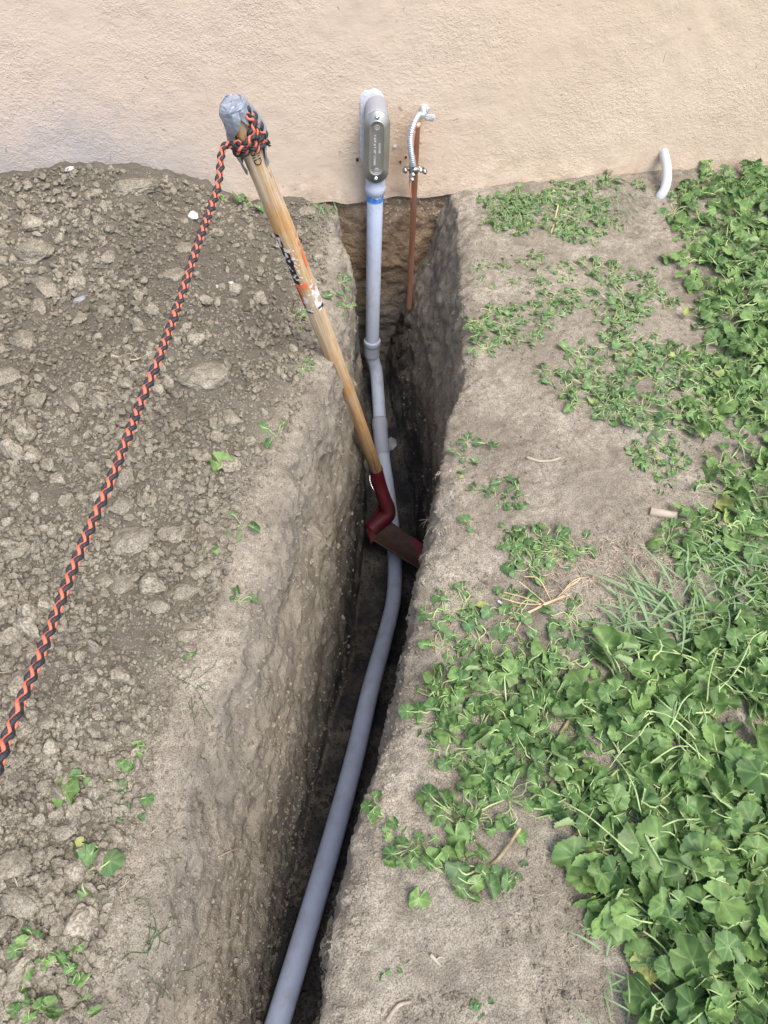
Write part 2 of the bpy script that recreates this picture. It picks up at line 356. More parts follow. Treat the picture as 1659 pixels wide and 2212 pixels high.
top = np.array([ony(*p, -.03) for p in [(-250, 420), (0, 385), (150, 362), (300, 368), (400, 392), (480, 425), (560, 447), (640, 452), (740, 440)]])
def base_h(x, y):
    x = np.asarray(x, float); y = np.asarray(y, float)
    ed = ext(CE, y)-x                                             # metres inside the loose heap
    hw = np.interp(x, top[:, 0], np.maximum(top[:, 2], 0))        # crest of the heap along the wall
    n = fbm(np.stack([x, y, 0*x], 1), 2.2, 3, 5)
    far = .085*sstep(ed/.38)*(1+.35*n)
    k = sstep(1-(-y)/.75)
    h = np.where(ed > 0, far*(1-k)+k*np.maximum(hw, far*.3), 0)
    h = h*np.clip((x+6)/3, 0, 1)*np.clip((y+4.2)/1.2, 0, 1)
    rt = x-ext(Rc, y)
    h = h+np.where(rt > 0, .012*sstep(rt/.3)*(1+n), 0)+.008*n
    return h
def build_ground():
    ys = np.concatenate([[30, 12, 5, 2, .8, .3], np.arange(.03, -2.35, -.0052), np.linspace(-2.37, -3.4, 40), [-3.5, -3.7, -4.2, -5, -7, -12, -30]])
    open_ = np.where((ys <= .035) & (ys > -3.45), 1.0, 0.0)
    tl = np.concatenate([[-30, -12, -6, -3.5, -2.3], np.linspace(-1.75, -.02, 250)])
    wl_ = np.linspace(0, 1, 96)[1:]; fl_ = np.linspace(0, 1, 26)[1:]; wr_ = np.linspace(0, 1, 80)[1:]
    tr_ = np.concatenate([np.linspace(0, 1.9, 260)[1:], [2.4, 3.5, 6, 12, 30]])
    L = ext(Lc, ys); R = ext(Rc, ys); FL = ext(FLc, ys); FR = np.maximum(ext(FRc, ys), FL+.05); D = np.interp(ys, Dy, Dz)
    close = sstep((ys+3.4)/.7); D = D*np.where(ys < -2.6, close, 1)
    jit = lambda s, f, a: a*fbm(np.stack([ys*f, 0*ys+s, 0*ys], 1), 1, 3, s)
    L = L+jit(1, 9, .024)+jit(7, 45, .008); R = R+jit(2, 9, .012)+jit(8, 45, .010); FL = FL+jit(3, 7, .008); FR = FR+jit(4, 7, .010)
    rows = []
    ns = len(tl)+len(wl_)+len(fl_)+len(wr_)+len(tr_); cutA = []; 
    for j, y in enumerate(ys):
        o = open_[j]; x0 = tl.copy(); x0[:] = np.where(tl > -2, L[j]+(tl+.02)*1.0, tl)
        xw = L[j]+(FL[j]-L[j])*wl_**.80; zt = wl_**1.25
        xf = FL[j]+(FR[j]-FL[j])*fl_
        xr = FR[j]+(R[j]-FR[j])*wr_**1.35; zr = 1-wr_**1.0
        xg = R[j]+tr_
        gl = base_h(np.array([L[j]]), np.array([y]))[0]; gr = base_h(np.array([R[j]+.001]), np.array([y]))[0]
        X = np.concatenate([x0, xw, xf, xr, xg])
        Zg = base_h(X, np.full(len(X), y)); Z = Zg.copy()
        a, b, c, d = len(tl), len(tl)+len(wl_), len(tl)+len(wl_)+len(fl_), len(tl)+len(wl_)+len(fl_)+len(wr_)
        zl = gl+(D[j]-gl)*zt; zrr = gr+(D[j]-gr)*zr; zf = D[j]-.012*np.sin(fl_*math.pi)
        # rounded lips
        dl = np.clip((X[:a]-L[j])/.10+1, 0, 1); Z[:a] -= o*.028*dl**2
        zl = zl-.028*(1-wl_)**2
        rr = np.clip(1-(X[d:]-R[j])/.05, 0, 1); Z[d:] -= o*.018*rr**2; zrr = zrr-.018*wr_**3
        if o: Z[a:b] = zl; Z[b:c] = zf; Z[c:d] = zrr
        rows.append(np.stack([X, np.full(len(X), y), Z], 1))
    P = np.array(rows); ny, nx = P.shape[:2]
    du = np.gradient(P, axis=1); dv = np.gradient(P, axis=0); N = np.cross(dv, du); N /= np.linalg.norm(N, axis=2)[..., None]+1e-12
    N *= np.sign((N[..., 2:3]+1e-9)*1.0) if False else 1.0
    if N[ny//2, 20, 2] < 0: N = -N
    Q = P.reshape(-1, 3); Nf = N.reshape(-1, 3)
    ci = np.arange(nx); side = np.zeros(nx); side[a:b] = 1; side[c:d] = 1; floor_ = np.zeros(nx); floor_[b:c] = 1
    cw = side.copy()
    for _ in range(6): cw[1:-1] = (cw[:-2]+cw[1:-1]+cw[2:])/3
    CW = np.repeat(cw[None], ny, 0)*open_[:, None]; FW = np.repeat(floor_[None], ny, 0)*open_[:, None]
    near = ((Q[:, 1] > -3.3) & (np.abs(Q[:, 0]) < 2.3) & (Q[:, 1] < .2)).astype(float)
    cwf = CW.ravel(); ed = ext(CE, Q[:, 1])-Q[:, 0]; loose = sstep(ed/.10)*(cwf < .2)
    A = Q*np.array([1, .8, 1.5])
    d1 = fbm(A, 8, 3, 11)*.022; rid = 1-np.abs(fbm(Q*np.array([1, 1, .8])+.02*fbm(Q, 10, 2, 22)[:, None], 22, 4, 21))*2.2; chip, sec = worley(Q*np.array([1, 1, .8])+.03*fbm(Q, 14, 3, 33)[:, None], 38, 31); msk = sstep(fbm(Q, 6, 3, 35)*2+.5)
    fine = fbm(Q, 60, 3, 41)
    wal = .8*d1+.0022*(rid-.5)*(.3+msk)-.009*(.2+.8*msk)*np.clip(chip-.38, 0, .5)+.0055*fine+.0030*vnoise(Q*130, 44)-.006*np.clip(worley(Q*np.array([1, 1, 1]), 15, 38)[0]-.55, 0, .5)+.0016*vnoise(Q*230, 45)-.007*np.clip(fbm(Q, 30, 2, 47)-.1, 0, 1)-.008*np.clip(fbm(Q, 9, 3, 46)-.15, 0, 1)
    flr = .008*fbm(Q, 12, 4, 51)+.003*fine
    c2, s2 = worley(Q, 34, 61)
    gro = .010*fbm(Q, 7, 4, 71)+.0045*fine+.003*np.clip(fbm(Q, 34, 3, 79), 0, 1)+.0018*vnoise(Q*140, 77)-.004*np.clip(fbm(Q, 20, 2, 78)-.2, 0, 1)
    lo = gro+.013*(.5-c2)*1.0+.012*fbm(Q, 14, 3, 73)
    disp = wal*cwf+flr*FW.ravel()+(1-cwf)*(1-FW.ravel())*(gro*(1-loose)+lo*loose)
    P2 = Q+Nf*(disp*near)[:, None]
    # the lip of the cut: crumbs bitten out
    ii = np.arange(ny-1)[:, None]*nx; jj = np.arange(nx-1)[None]
    F = np.stack([ii+jj, ii+nx+jj, ii+nx+jj+1, ii+jj+1], -1).reshape(-1, 4)
    depth = np.clip((-Q[:, 2]-.34)/.34, 0, 1)*cwf*.95+FW.ravel()  # mask for the painted shade: grows with depth, full on the floor
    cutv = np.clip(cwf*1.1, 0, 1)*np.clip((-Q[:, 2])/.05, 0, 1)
    me = mkmesh('ground', P2, F, M_ground, True, {'cut': cutv, 'loose': loose, 'trench_shade': np.clip(depth, 0, 1)})
    o = link('ground', me); tag(o, 'dry grey-brown soil with a deep narrow trench dug through it', None, None, 'structure')
    return P2, F
GP, GF = build_ground()
BV = BVHTree.FromPolygons([tuple(v) for v in GP.tolist()], GF.tolist())
def hit(px, py):
    d = Vector(ray(px, py)).normalized(); h = BV.ray_cast(Vector(CAM), d)
    return (np.array(h[0]), np.array(h[1] if h[1].z > -.2 else -h[1])) if h[0] is not None else (None, None)
def drop(x, y, top=1.0):
    h = BV.ray_cast(Vector((x, y, top)), Vector((0, 0, -1)))
    if h[0] is None: return None, None
    n = np.array(h[1]); return h[0].z, (n if n[2] > 0 else -n)

def hitp(px, py):                                              # where a plant seen there is rooted (in front of the wall)
    p, n = hit(px, py)
    if p is None or p[1] > -.03: q = ony(px, py, -.04); z, n = drop(q[0], -.04); p = np.array([q[0], -.04, z])
    return p, n
# ------------------------------------------------------------------ house wall and footing
def grid(nx, nz, fn):
    u, v = np.meshgrid(np.linspace(0, 1, nx), np.linspace(0, 1, nz)); V = fn(u.ravel(), v.ravel())
    i = np.arange(nz-1)[:, None]*nx; j = np.arange(nx-1)[None]
    return V, np.stack([i+j, i+j+1, i+nx+j+1, i+nx+j], -1).reshape(-1, 4)
wall = empty('house_wall', (0, 0, 0)); tag(wall, 'peach stucco house wall with rough trowelled texture above the trench', 'house wall')
def wf(u, v):
    x = -1.9+3.9*u; z = -.012+1.45*v; P = np.stack([x, 0*x, z], 1)
    y = .004*fbm(P, 2.5, 3, 81)+.0012*fbm(P, 25, 3, 82)
    low = sstep(1-(z+.012)/.10); y = y-.006*low+.004*low*fbm(P, 30, 3, 84)
    z = z+np.where(v == 0, .010*fbm(P*np.array([1, 0, 0]), 14, 3, 83), 0)
    return np.stack([x, y, z], 1)
V, F_ = grid(520, 200, wf); g = G(); g.add(V, F_)
for (x0, x1) in ((-9, -1.9), (2.0, 9)): g.add([(x0, 0, -.1), (x1, 0, -.1), (x1, 0, 1.438), (x0, 0, 1.438)], [(0, 1, 2, 3)])
g.add([(-9, 0, 1.438), (9, 0, 1.438), (9, 0, 3.4), (-9, 0, 3.4)], [(0, 1, 2, 3)])
g.add([(-9, 0, 3.4), (9, 0, 3.4), (9, .25, 3.4), (-9, .25, 3.4), (-9, .25, -.1), (9, .25, -.1), (-9, 0, -.1), (9, 0, -.1)], [(0, 1, 2, 3), (3, 2, 5, 4), (0, 3, 4, 6), (1, 7, 5, 2)])
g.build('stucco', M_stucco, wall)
def ff(u, v):
    x = -.9+2.4*u; z = .004-1.0*v; P = np.stack([x, 0*x, z], 1)
    y = .014-.006*sstep(v*25)-.006*sstep((v-.12)/.25)+.020*sstep((v-.40)/.25)+.022*fbm(P, 9, 4, 91)*sstep(v*12)+.007*fbm(P, 45, 3, 92)*sstep(v*30)
    return np.stack([x, y, z], 1)
V, F_ = grid(420, 190, ff); g = G(); g.add(V, F_); fo = g.build('footing', M_footing, wall); fo['label'] = 'brown dirt-crusted footing below the stucco'

# ------------------------------------------------------------------ grey conduit in the trench
RP = .0238; YC = -.048
cond = empty('electrical_conduit', (0, YC, 0)); tag(cond, 'long grey plastic conduit rising from the trench to a fitting on the wall', 'conduit')
CO = (0, YC, 0)
rp = [(0, YC, z) for z in (.06, -.1, -.3, -.5, -.585)]
for px, py, z in [(812, 800, -.645), (818, 872, -.735), (823, 950, -.785), (836, 1045, -.83), (849, 1150, -.862), (853, 1225, -.865), (849, 1300, -.81), (826, 1395, -.735), (800, 1490, -.665), (765, 1640, -.60), (722, 1800, -.545), (668, 1985, -.505), (603, 2200, -.485)]:
    rp.append(tuple(onz(px, py, z)))
l = np.array(rp[-1]); k = np.array(rp[-1])-np.array(rp[-2]); k = k/np.linalg.norm(k); rp.append(tuple(l+k*.5+np.array([0, 0, .02]))); rp.append(tuple(l+k*.95+np.array([0, 0, .06])))
PP = spline(rp, 260); PP = resample(PP, 260)[0]
g = G(); V, F_ = tube(PP, RP, 28, up=(0, 1, 0)); g.add(V, F_); g.build('pipe', M_pvc, cond, off=CO)
def near_i(z0, z1): return [i for i in range(60) if z1 <= PP[i, 2] <= z0]
def coupling(a, b, r):
    seg = [PP[0]*0]; i0 = a; P = PP[a:b+1]; P, Ln = resample(P, 24); R = np.full(24, r); R[0] = r-.002; R[-1] = r-.002; R[:7] += .0016; R[3:6] += .0005
    V, F_ = tube(P, R, 28, up=(0, 1, 0)); g = G(); g.add(V, F_); return g.build('coupling', M_pvcd, cond, off=CO)
ii = near_i(-.508, -.592); coupling(ii[0], ii[-1], .0282)
j = int(np.argmin([abs(proj_y-945) for proj_y in [1106-FPX*((p-CAM)@_u)/((p-CAM)@_f) for p in PP]])); 
coupling(j-5, j+5, .0272)
# blue primer smear just under the hub
def ring(zc, h, r, a0=0, a1=2*math.pi, wav=.004, seed=3, mat=None, nm='primer_band'):
    a = np.linspace(a0, a1, 60); n = fbm(np.stack([np.cos(a)*2, np.sin(a)*2, 0*a], 1), 1.3, 3, seed)
    V = []; 
    for t in np.linspace(0, 1, 5): V.append(np.stack([r*np.cos(a), YC+r*np.sin(a), zc+h*(.5-t)*(1+.5*n)+wav*n], 1))
    i = np.arange(4)[:, None]*60; jj = np.arange(59)[None]; F_ = np.stack([i+jj, i+60+jj, i+61+jj, i+jj+1], -1).reshape(-1, 4)
    g = G(); g.add(np.array(V), F_); return g.build(nm, mat, cond, off=CO)
ring(.022, .016, RP+.0009, mat=M_blue)
# fitting body (stadium in x-z, with depth in y)
def stadium(hw, hh, n=24):
    a = np.linspace(0, math.pi, n); top_ = np.stack([hw*np.cos(a), (hh-hw)+hw*np.sin(a)], 1); bot = np.stack([-hw*np.cos(a), -(hh-hw)-hw*np.sin(a)], 1); return np.vstack([top_, bot])
def loft(secs, capend=True):
    n = len(secs[0]); V = np.vstack(secs); i = np.arange(len(secs)-1)[:, None]*n; jj = np.arange(n)[None]; F_ = np.stack([i+jj, i+n+jj, i+n+(jj+1) % n, i+(jj+1) % n], -1).reshape(-1, 4)
    V = np.vstack([V, secs[-1].mean(0)[None]]); c = len(V)-1; b = (len(secs)-1)*n
    F2 = np.array([[b+q, c, b+(q+1) % n, b+(q+1) % n] for q in range(n)]); return V, np.vstack([F_, F2])
ZC = .182; HH = .098; HW = .0345
def sec(hw, hh, y, zc=ZC): s = stadium(hw, hh); return np.stack([s[:, 0], np.full(len(s), y), s[:, 1]+zc], 1)
g = G()
g.add(*loft([sec(HW-.003, HH+.006, .01), sec(HW-.003, HH+.006, -.04), sec(HW-.003, HH+.003, -.062), sec(HW-.0035, HH-.001, -.078)]))
V, F_ = tube([(0, YC, z) for z in (.105, .085, .0595, .058, .036, .033)], [.0270, .0280, .0278, .0288, .0285, .0262], 40, up=(0, 1, 0)); g.add(V, F_, 1)
for kx in range(14):
    a = -math.pi*(kx+.5)/14; g.add(*tube([(.0284*math.cos(a), YC+.0284*math.sin(a), z) for z in (.057, .047, .038)], .0012, 6), 1)
body = g.build('fitting_body', [M_pvcb, M_pvcd], cond, off=CO)
g = G(); y0 = -.080
g.add(*loft([sec(HW+.0005, HH, y0+.003), sec(HW+.0012, HH+.001, y0+.0005), sec(HW+.0002, HH, y0-.0022), sec(HW-.012, HH-.021, y0-.0025), sec(HW-.0135, HH-.0225, y0-.0052), sec(HW-.0155, HH-.0245, y0-.0058), sec(HW-.0170, HH-.0260, y0-.0040), sec(HW-.024, HH-.034, y0-.0038)]))
cover = g.build('cover_plate', M_steel, body, off=(0, 0, 0)); cover.location = (0, 0, 0)
for v in cover.data.vertices: v.co = v.co-Vector(CO)
def text_mesh(txt, size, ext_=.0004):
    c = bpy.data.curves.new('t', 'FONT'); c.body = txt; c.size = size; c.extrude = ext_; c.align_x = 'CENTER'; c.align_y = 'CENTER'; c.resolution_u = 3
    o = bpy.data.objects.new('t', c); COL.objects.link(o); dg = bpy.context.evaluated_depsgraph_get(); me = bpy.data.meshes.new_from_object(o.evaluated_get(dg))
    V = np.array([v.co[:] for v in me.vertices]).reshape(-1, 3); F_ = [tuple(p.vertices) for p in me.polygons]; bpy.data.objects.remove(o); bpy.data.curves.remove(c); bpy.data.meshes.remove(me); return V, F_
LV = []; LF = []
def addtxt(txt, size, cx, cz, rot=True):
    V, F_ = text_mesh(txt, size); x, y = V[:, 0], V[:, 1]
    if rot: x, y = y, -x
    b = sum(len(v) for v in LV); LV.append(np.stack([cx+x, y0-.0043-V[:, 2]-.0002, cz+y], 1)-np.array(CO)); LF.extend([tuple(q+b for q in f) for f in F_])
addtxt('1 1/4" & 1 1/2" COVER', .0088, -.0052, ZC-.004); addtxt('E121488', .0076, .0078, ZC+.002); addtxt('UL', .006, 0.0005, ZC+.058, False); addtxt('SP', .006, .0005, ZC-.060, False)
me = bpy.data.meshes.new('lettering'); me.from_pydata([tuple(v) for v in np.vstack(LV)], [], LF); me.materials.append(M_emb); link('lettering', me, body)
for zc in (ZC+.058, ZC-.060):
    a = np.linspace(0, 2*math.pi, 25); g = G(); g.add(*tube([(.0005+.0062*math.cos(t), y0-.0045, zc+.0062*math.sin(t)) for t in a], .0005, 6, cap=False)); g.build('lettering_ring', M_emb, body, off=CO)
for zc in (ZC+.0845, ZC-.0845):
    g = G(); g.add(*sphere((0, y0-.003, zc), .0066, 9, (1, .55, 1))); g.add(*tube([(-.005, y0-.0068, zc+.002), (.005, y0-.0068, zc-.002)], .0008, 6)); g.build('screw', M_zinc, body, off=CO)

body.rotation_euler = (0, 0, math.radians(-8))
# caulk round the fitting and plug (ragged smears on the stucco)
def smear(cx, cz, fn, seed, nm='caulk', mat=None, th=.006):
    n = 72; a = np.linspace(0, 2*math.pi, n, endpoint=False); rr = fn(a)*(1+.10*fbm(np.stack([np.cos(a)*3, np.sin(a)*3, 0*a], 1), 1.2, 3, seed)); S_ = []
    for k, y in ((1.0, .001), (.97, -th*.6), (.85, -th), (.4, -th)): S_.append(np.stack([cx+k*rr*np.cos(a), y+.0012*fbm(np.stack([a*3, 0*a+k*9, 0*a], 1), 2, 2, seed), cz+k*rr*np.sin(a)], 1))
    g = G(); V, F_ = loft(S_); g.add(V, F_); return g.build(nm, mat or M_caulk, wall)
def stad_r(hw, hh, gl=0):
    def f(a):
        s, c = np.abs(np.sin(a)), np.abs(np.cos(a)); d = hh-hw
        r1 = hw/np.maximum(c, 1e-3); r2 = d*s+np.sqrt(np.maximum(hw**2-(d*c)**2, 0)); r = np.where(r1*s < d, r1, r2); return r+gl*np.clip(np.sin(a-.9+math.pi*.35), 0, 1)
    return f
smear(-.005, ZC+.010, stad_r(HW-.002, HH+.008, .003), 5, th=.0018)
pl = ony(914, 234, -.002); smear(pl[0]+.004, pl[2]-.004, lambda a: .0135+0*a, 9, th=.004); smear(pl[0]+.022, pl[2]-.026, lambda a: .011+.004*np.cos(2*a), 10, th=.0015)

# ------------------------------------------------------------------ grounding rod, clamp, flex
ztop = ony(901, 262, -.06); 
rt = ony(901, 264, -.055); rb = ony(884, 662, -.07)
def lerp(a, b, t): return np.asarray(a)*(1-t)+np.asarray(b)*t
rr_ = .0092; rdir = (rb-rt)/np.linalg.norm(rb-rt)
rod = empty('grounding_rod', tuple(rt)); tag(rod, 'thin copper grounding rod driven into the soil beside the grey conduit', 'grounding rod')
g = G(); g.add(*tube([rt, rt+rdir*.002, rt+rdir*.012, rt+rdir*.0121, rb, rb+np.array([.012, .035, -.05])], [.006, rr_*1.12, rr_*1.12, rr_, rr_, rr_], 18)); g.build('rod', M_copper, rod, off=rt)
cl = ony(893, 361, -.06); wire = empty('copper_wire', tuple(cl)); tag(wire, 'thin bare copper wire running beside the grounding rod below its clamp', 'wire')
g = G(); w0 = rt+np.array([-.013, -.008, -.03]); P = spline([w0+np.array([.006, 0, .01]), lerp(w0, cl, .5)+np.array([-.002, -.002, 0]), cl+np.array([-.011, -.008, 0]), ony(885, 400, -.066), ony(889, 430, -.064)], 30)
g.add(*tube(P, .0022, 8)); g.build('strand', M_copper, wire, off=cl)
flex = empty('flexible_conduit', tuple(pl)); tag(flex, 'short ribbed galvanised flexible conduit bending from the wall to the rod clamp', 'flexible conduit')
fp = spline([pl+np.array([0, .004, 0]), pl+np.array([-.004, -.022, -.006]), ony(903, 250, -.048), ony(891, 276, -.066), ony(886.5, 300, -.074), ony(887.5, 325, -.078), ony(891, 349, -.080), ony(892, 358, -.078)], 400)
fp, Ln = resample(fp, 520); s = np.linspace(0, Ln, 520); R = .0082+.0013*np.abs(np.sin(math.pi*s/.0052))**.6-.0006
g = G(); g.add(*tube(fp, R, 16)); g.build('ribbed_tube', M_galv, flex, off=pl)
cp = empty('ground_clamp', tuple(cl)); tag(cp, 'small bronze clamp with screws gripping the copper rod', 'clamp')
ax = np.array([1, 0, 0.]); g = G(); c0 = cl+np.array([0, -.006, 0])
g.add(*tube([c0-rdir*.006, c0+rdir*.009], .0145, 16)); g.add(*tube([c0+ax*-.026, c0+ax*-.016, c0+ax*.018, c0+ax*.028+np.array([0, 0, -.003])], [.0055, .0062, .0062, .005], 12)); g.build('clamp_body', M_clamp, cp, off=cl)
for dx, dz, r in ((-.027, 0.001, .0082), (.017, -.001, .0068), (.030, -.006, .0080), (-.004, -.012, .0075), (-.006, -.026, .0068)):
    g = G(); q = c0+np.array([dx, -.009, dz]); g.add(*sphere(q, r, 8)); g.add(*tube([q+np.array([0, .002, 0]), q+np.array([0, -.010, 0])], r*.62, 6)); g.build('screw', M_zinc if r < .0078 else M_clamp, cp, off=cl)

# ------------------------------------------------------------------ bent white pipe in the wall
b0 = ony(1434, 330, .02); wp = empty('bent_pipe', tuple(b0)); tag(wp, 'short bent white pipe coming out of the wall and into the soil', 'pipe')
b = hit(1426, 424)[0]; S0 = ony(1433, 330, 0); P = [S0+np.array([0, .06, .004])]+[np.array([S0[0]*(1-t)+b[0]*t, b[1]*math.sin(t*math.pi/2), S0[2]-(S0[2]-b[2])*(1-math.cos(t*math.pi/2))]) for t in np.linspace(0, 1, 12)]; P.append(P[-1]+np.array([0, 0, -.05])); P = spline(P, 60)
g = G(); g.add(*tube(P, .0142, 20)); g.build('pipe', M_wpvc, wp, off=b0)
M_rust = simple('rusty_hole', (.10, .045, .03), .95, var=.6, sc=90, bump=.5); hp = ony(1421, 362, -.002); smear(hp[0], hp[2], lambda a: .011+.018*np.abs(np.sin(a)), 15, 'rust_stain', M_rust, .0012)
for (px, py, r) in ((905-28, 340, .003), (790-18, 345, .004), (865, 420-70, .003)):
    q = ony(px, py); smear(q[0], q[2], lambda a, r=r: r+.4*r*np.sin(a)**2, int(px), 'paint_chip', M_rust, .0008)
q = ony(852, 317); smear(q[0], q[2], lambda a: .0055+0*a, 33, 'paint_fleck', M_caulk, .002)

# ------------------------------------------------------------------ shovel
HT = atZ(507, 230, 1.20); HB = atZ(813, 1016, 2.37)
HL = np.linalg.norm(HB-HT); hx = (HB-HT)/HL; nv = CAM-lerp(HT, HB, .15); nv -= hx*(nv@hx); nv /= np.linalg.norm(nv); ev = np.cross(hx, nv)
if ev@_r < 0: ev = -ev
Z0, Z1 = 1.20, 2.37
def s_of(py): f = (py-232)/(1016-232.0); return HL*f*Z0/(Z1-f*(Z1-Z0))
sh = empty('shovel', tuple(HB)); tag(sh, 'trenching shovel with a worn wooden handle and red blade wedged in the trench', 'shovel')
def rad(s): return np.interp(s, [0, .004, .012, .03, .08, .16, .25, .5, HL-.1, HL], [.006, .0135, .0165, .018, .0195, .0198, .0208, .0212, .0200, .0192])
loc = lambda s, t, n_: np.stack([t, n_, s], -1)                    # handle frame: x side, y towards viewer, z along
def to_local(nm, g, mats, parent=sh, smooth=True):
    o = g.build(nm, mats, parent, smooth); return o
HM = Matrix((ev, nv, hx)).transposed().to_4x4()
def hplace(o, s=0.0):
    Mw = Matrix.Translation(HT+hx*s) @ HM; o.matrix_local = Matrix.Translation(-HB) @ Mw; return o
ss = np.concatenate([[0, .003, .008, .015, .03], np.linspace(.05, HL+.03, 60)]); k = 40; a = np.linspace(0, 2*math.pi, k, endpoint=False)
rr = rad(np.minimum(ss, HL)); bowx = .004*np.sin(ss/HL*math.pi)
V = np.stack([bowx[:, None]+rr[:, None]*np.cos(a), rr[:, None]*np.sin(a), ss[:, None]+0*a], -1).reshape(-1, 3)
V = V+np.stack([.0006*fbm(V*np.array([1, 1, .15]), 130, 3, 101)]*3, 1)*np.array([1, 1, 0])
i = np.arange(len(ss)-1)[:, None]*k; jj = np.arange(k)[None]; F_ = np.stack([i+jj, i+(jj+1) % k, i+k+(jj+1) % k, i+k+jj], -1).reshape(-1, 4)
g = G(); g.add(V, F_); g.add([(0, 0, -.002)]+[tuple(v) for v in V[:k]], [(0, 1+(q+1) % k, 1+q, 1+q) for q in range(k)]); hplace(g.build('handle', M_wood, sh))
# stamped letters on the handle
V, F_ = text_mesh('GID', .020, .0002); r = rad(.165)+.0006
s0 = s_of(327); ang = math.pi/2-.12; th = ang-V[:, 1]/r*1.0; x = r*np.cos(th); y = r*np.sin(th)
R2 = r+V[:, 2]; V2 = np.stack([R2*np.cos(th), R2*np.sin(th), s0+V[:, 0]], 1); me = bpy.data.meshes.new('lettering'); me.from_pydata([tuple(v) for v in V2], [], F_); me.materials.append(M_ink); hplace(link('lettering', me, sh))
# worn label: tiny flakes of a wrapped sticker
g = G(); sA, sB, sC = s_of(492), s_of(600), s_of(662); da = .052; ds = .0012
A_ = np.arange(math.pi*.13, math.pi*.98, da); S2 = np.arange(sA, sC, ds); AA, SS = np.meshgrid(A_, S2); cells = np.stack([AA.ravel(), SS.ravel()], 1)
nz1 = fbm(np.stack([cells[:, 0]*.9, cells[:, 1]*28, 0*cells[:, 0]], 1), 1.6, 4, 111); nz2 = fbm(np.stack([cells[:, 0]*2.2, cells[:, 1]*90, 0*cells[:, 0]], 1), 1.6, 3, 115)
for (aa, s_), q1, q2 in zip(cells, nz1, nz2):
    u = (math.pi-aa)/math.pi; col_ = None; up_ = s_ < sB                                    # u: 0 at viewer's left edge .. 1 right
    if up_:
        t = (s_-sA)/(sB-sA)
        if .12 < u < .31+.08*t+.10*q1: col_ = 0 if (q2 < .16+.2*abs(q1)) else 1
        elif u < .56 and q2+.9*q1 > .32-.25*max(0, 1-abs(u-.42)*6)*(t > .45): col_ = 1 if q2 > -.25 else 0
        elif u > .78-.05*t and .12 < t < .75 and q1 > -.22: col_ = 2
    else:
        t = (s_-sB)/(sC-sB)
        if u < .10: continue
        if t < .14 and u < .55: col_ = 2
        elif u < .185: col_ = 0 if q2 < .3 else 2
        elif u < .25 and t < .6: col_ = 2
        elif q1+.5*q2 > (.20 if u < .55 else -.12): col_ = 1
        if t > .88: col_ = (0 if q2 > .05 else 1) if (u < .42 or u > .6) and q1 > -.3 else None
    if col_ is None: continue
    r = rad(s_)+.0009; bw = .004*math.sin(s_/HL*math.pi)
    g.add([(bw+r*math.cos(aa-da/2), r*math.sin(aa-da/2), s_-ds/2), (bw+r*math.cos(aa+da/2), r*math.sin(aa+da/2), s_-ds/2), (bw+r*math.cos(aa+da/2), r*math.sin(aa+da/2), s_+ds/2), (bw+r*math.cos(aa-da/2), r*math.sin(aa-da/2), s_+ds/2)], [(0, 1, 2, 3)], col_)
o = hplace(g.build('sticker', [M_sblk, M_swht, M_sorg], sh, False)); o['label'] = 'torn black, white and orange sticker on the wooden handle'
# silver tape folded over the tip and down both sides
def tape_side(sgn, send):
    ns, na = 16, 8; s_ = np.linspace(-.012, send, ns); kn = s_of(286)
    Rr = np.interp(s_, [-.012, 0, .02, kn*.55, kn, kn+.03, kn+.06, send], [.016, .0235 if sgn > 0 else .027, .026 if sgn > 0 else .029, .030, .034 if sgn > 0 else .031, .0275, .0222, rad(send)+.0012])
    half = np.interp(s_, [-.012, .005, .02, kn*.6, kn, kn+.028, kn+.055, send], [1.75, 1.60, 1.30, .85, .55, .62, .80, .62 if sgn > 0 else .35])
    V = []
    for a_, r_, h_ in zip(s_, Rr, half):
        f = np.linspace(-1, 1, na); an = f*h_; crump = .0042*np.abs(fbm(np.stack([an*1.6+sgn*5, 0*an+a_*45, 0*an], 1), 1.4, 3, 131))+.0012*np.sin(an*7+a_*170)
        R3 = r_+crump-.002*np.abs(f)**3*(a_ < kn)
        V.append(np.stack([sgn*R3*np.cos(an)+ (.003*math.sin(a_*40)), R3*np.sin(an), a_+.002*f*f+0*an], 1))
    V = np.array(V); i = np.arange(ns-1)[:, None]*na; j_ = np.arange(na-1)[None]; return V.reshape(-1, 3), np.stack([i+j_, i+j_+1, i+na+j_+1, i+na+j_], -1).reshape(-1, 4)
g = G(); g.add(*tape_side(1, s_of(385))); g.add(*tape_side(-1, s_of(362)))
# cap over the tip: lumpy half dome, wider on the left
th = np.linspace(0, math.pi/2, 5); a = np.linspace(0, 2*math.pi, 12, endpoint=False)
R4 = np.sin(th)[:, None]**.45*(.0225+.006*np.clip(-np.cos(a), 0, 1)**2+.0018*np.abs(np.sin(a*2.5))+.0012*np.sin(a*9+1)); zc = -.010-.002*np.cos(a)*np.sin(th)[:, None]+.018*(1-np.cos(th)[:, None])**1.6*(1-.75*np.clip(np.sin(a), 0, 1))+.0016*np.sin(a*3+th[:, None]*4)
V = np.stack([R4*np.cos(a), R4*np.sin(a), zc], -1).reshape(-1, 3); i = np.arange(4)[:, None]*12; j_ = np.arange(12)[None]; g.add(V, np.stack([i+j_, i+(j_+1) % 12, i+12+(j_+1) % 12, i+12+j_], -1).reshape(-1, 4))
tp = hplace(g.build('duct_tape', M_tape, sh, False)); md = tp.modifiers.new('thick', 'SOLIDIFY'); md.thickness = .0006
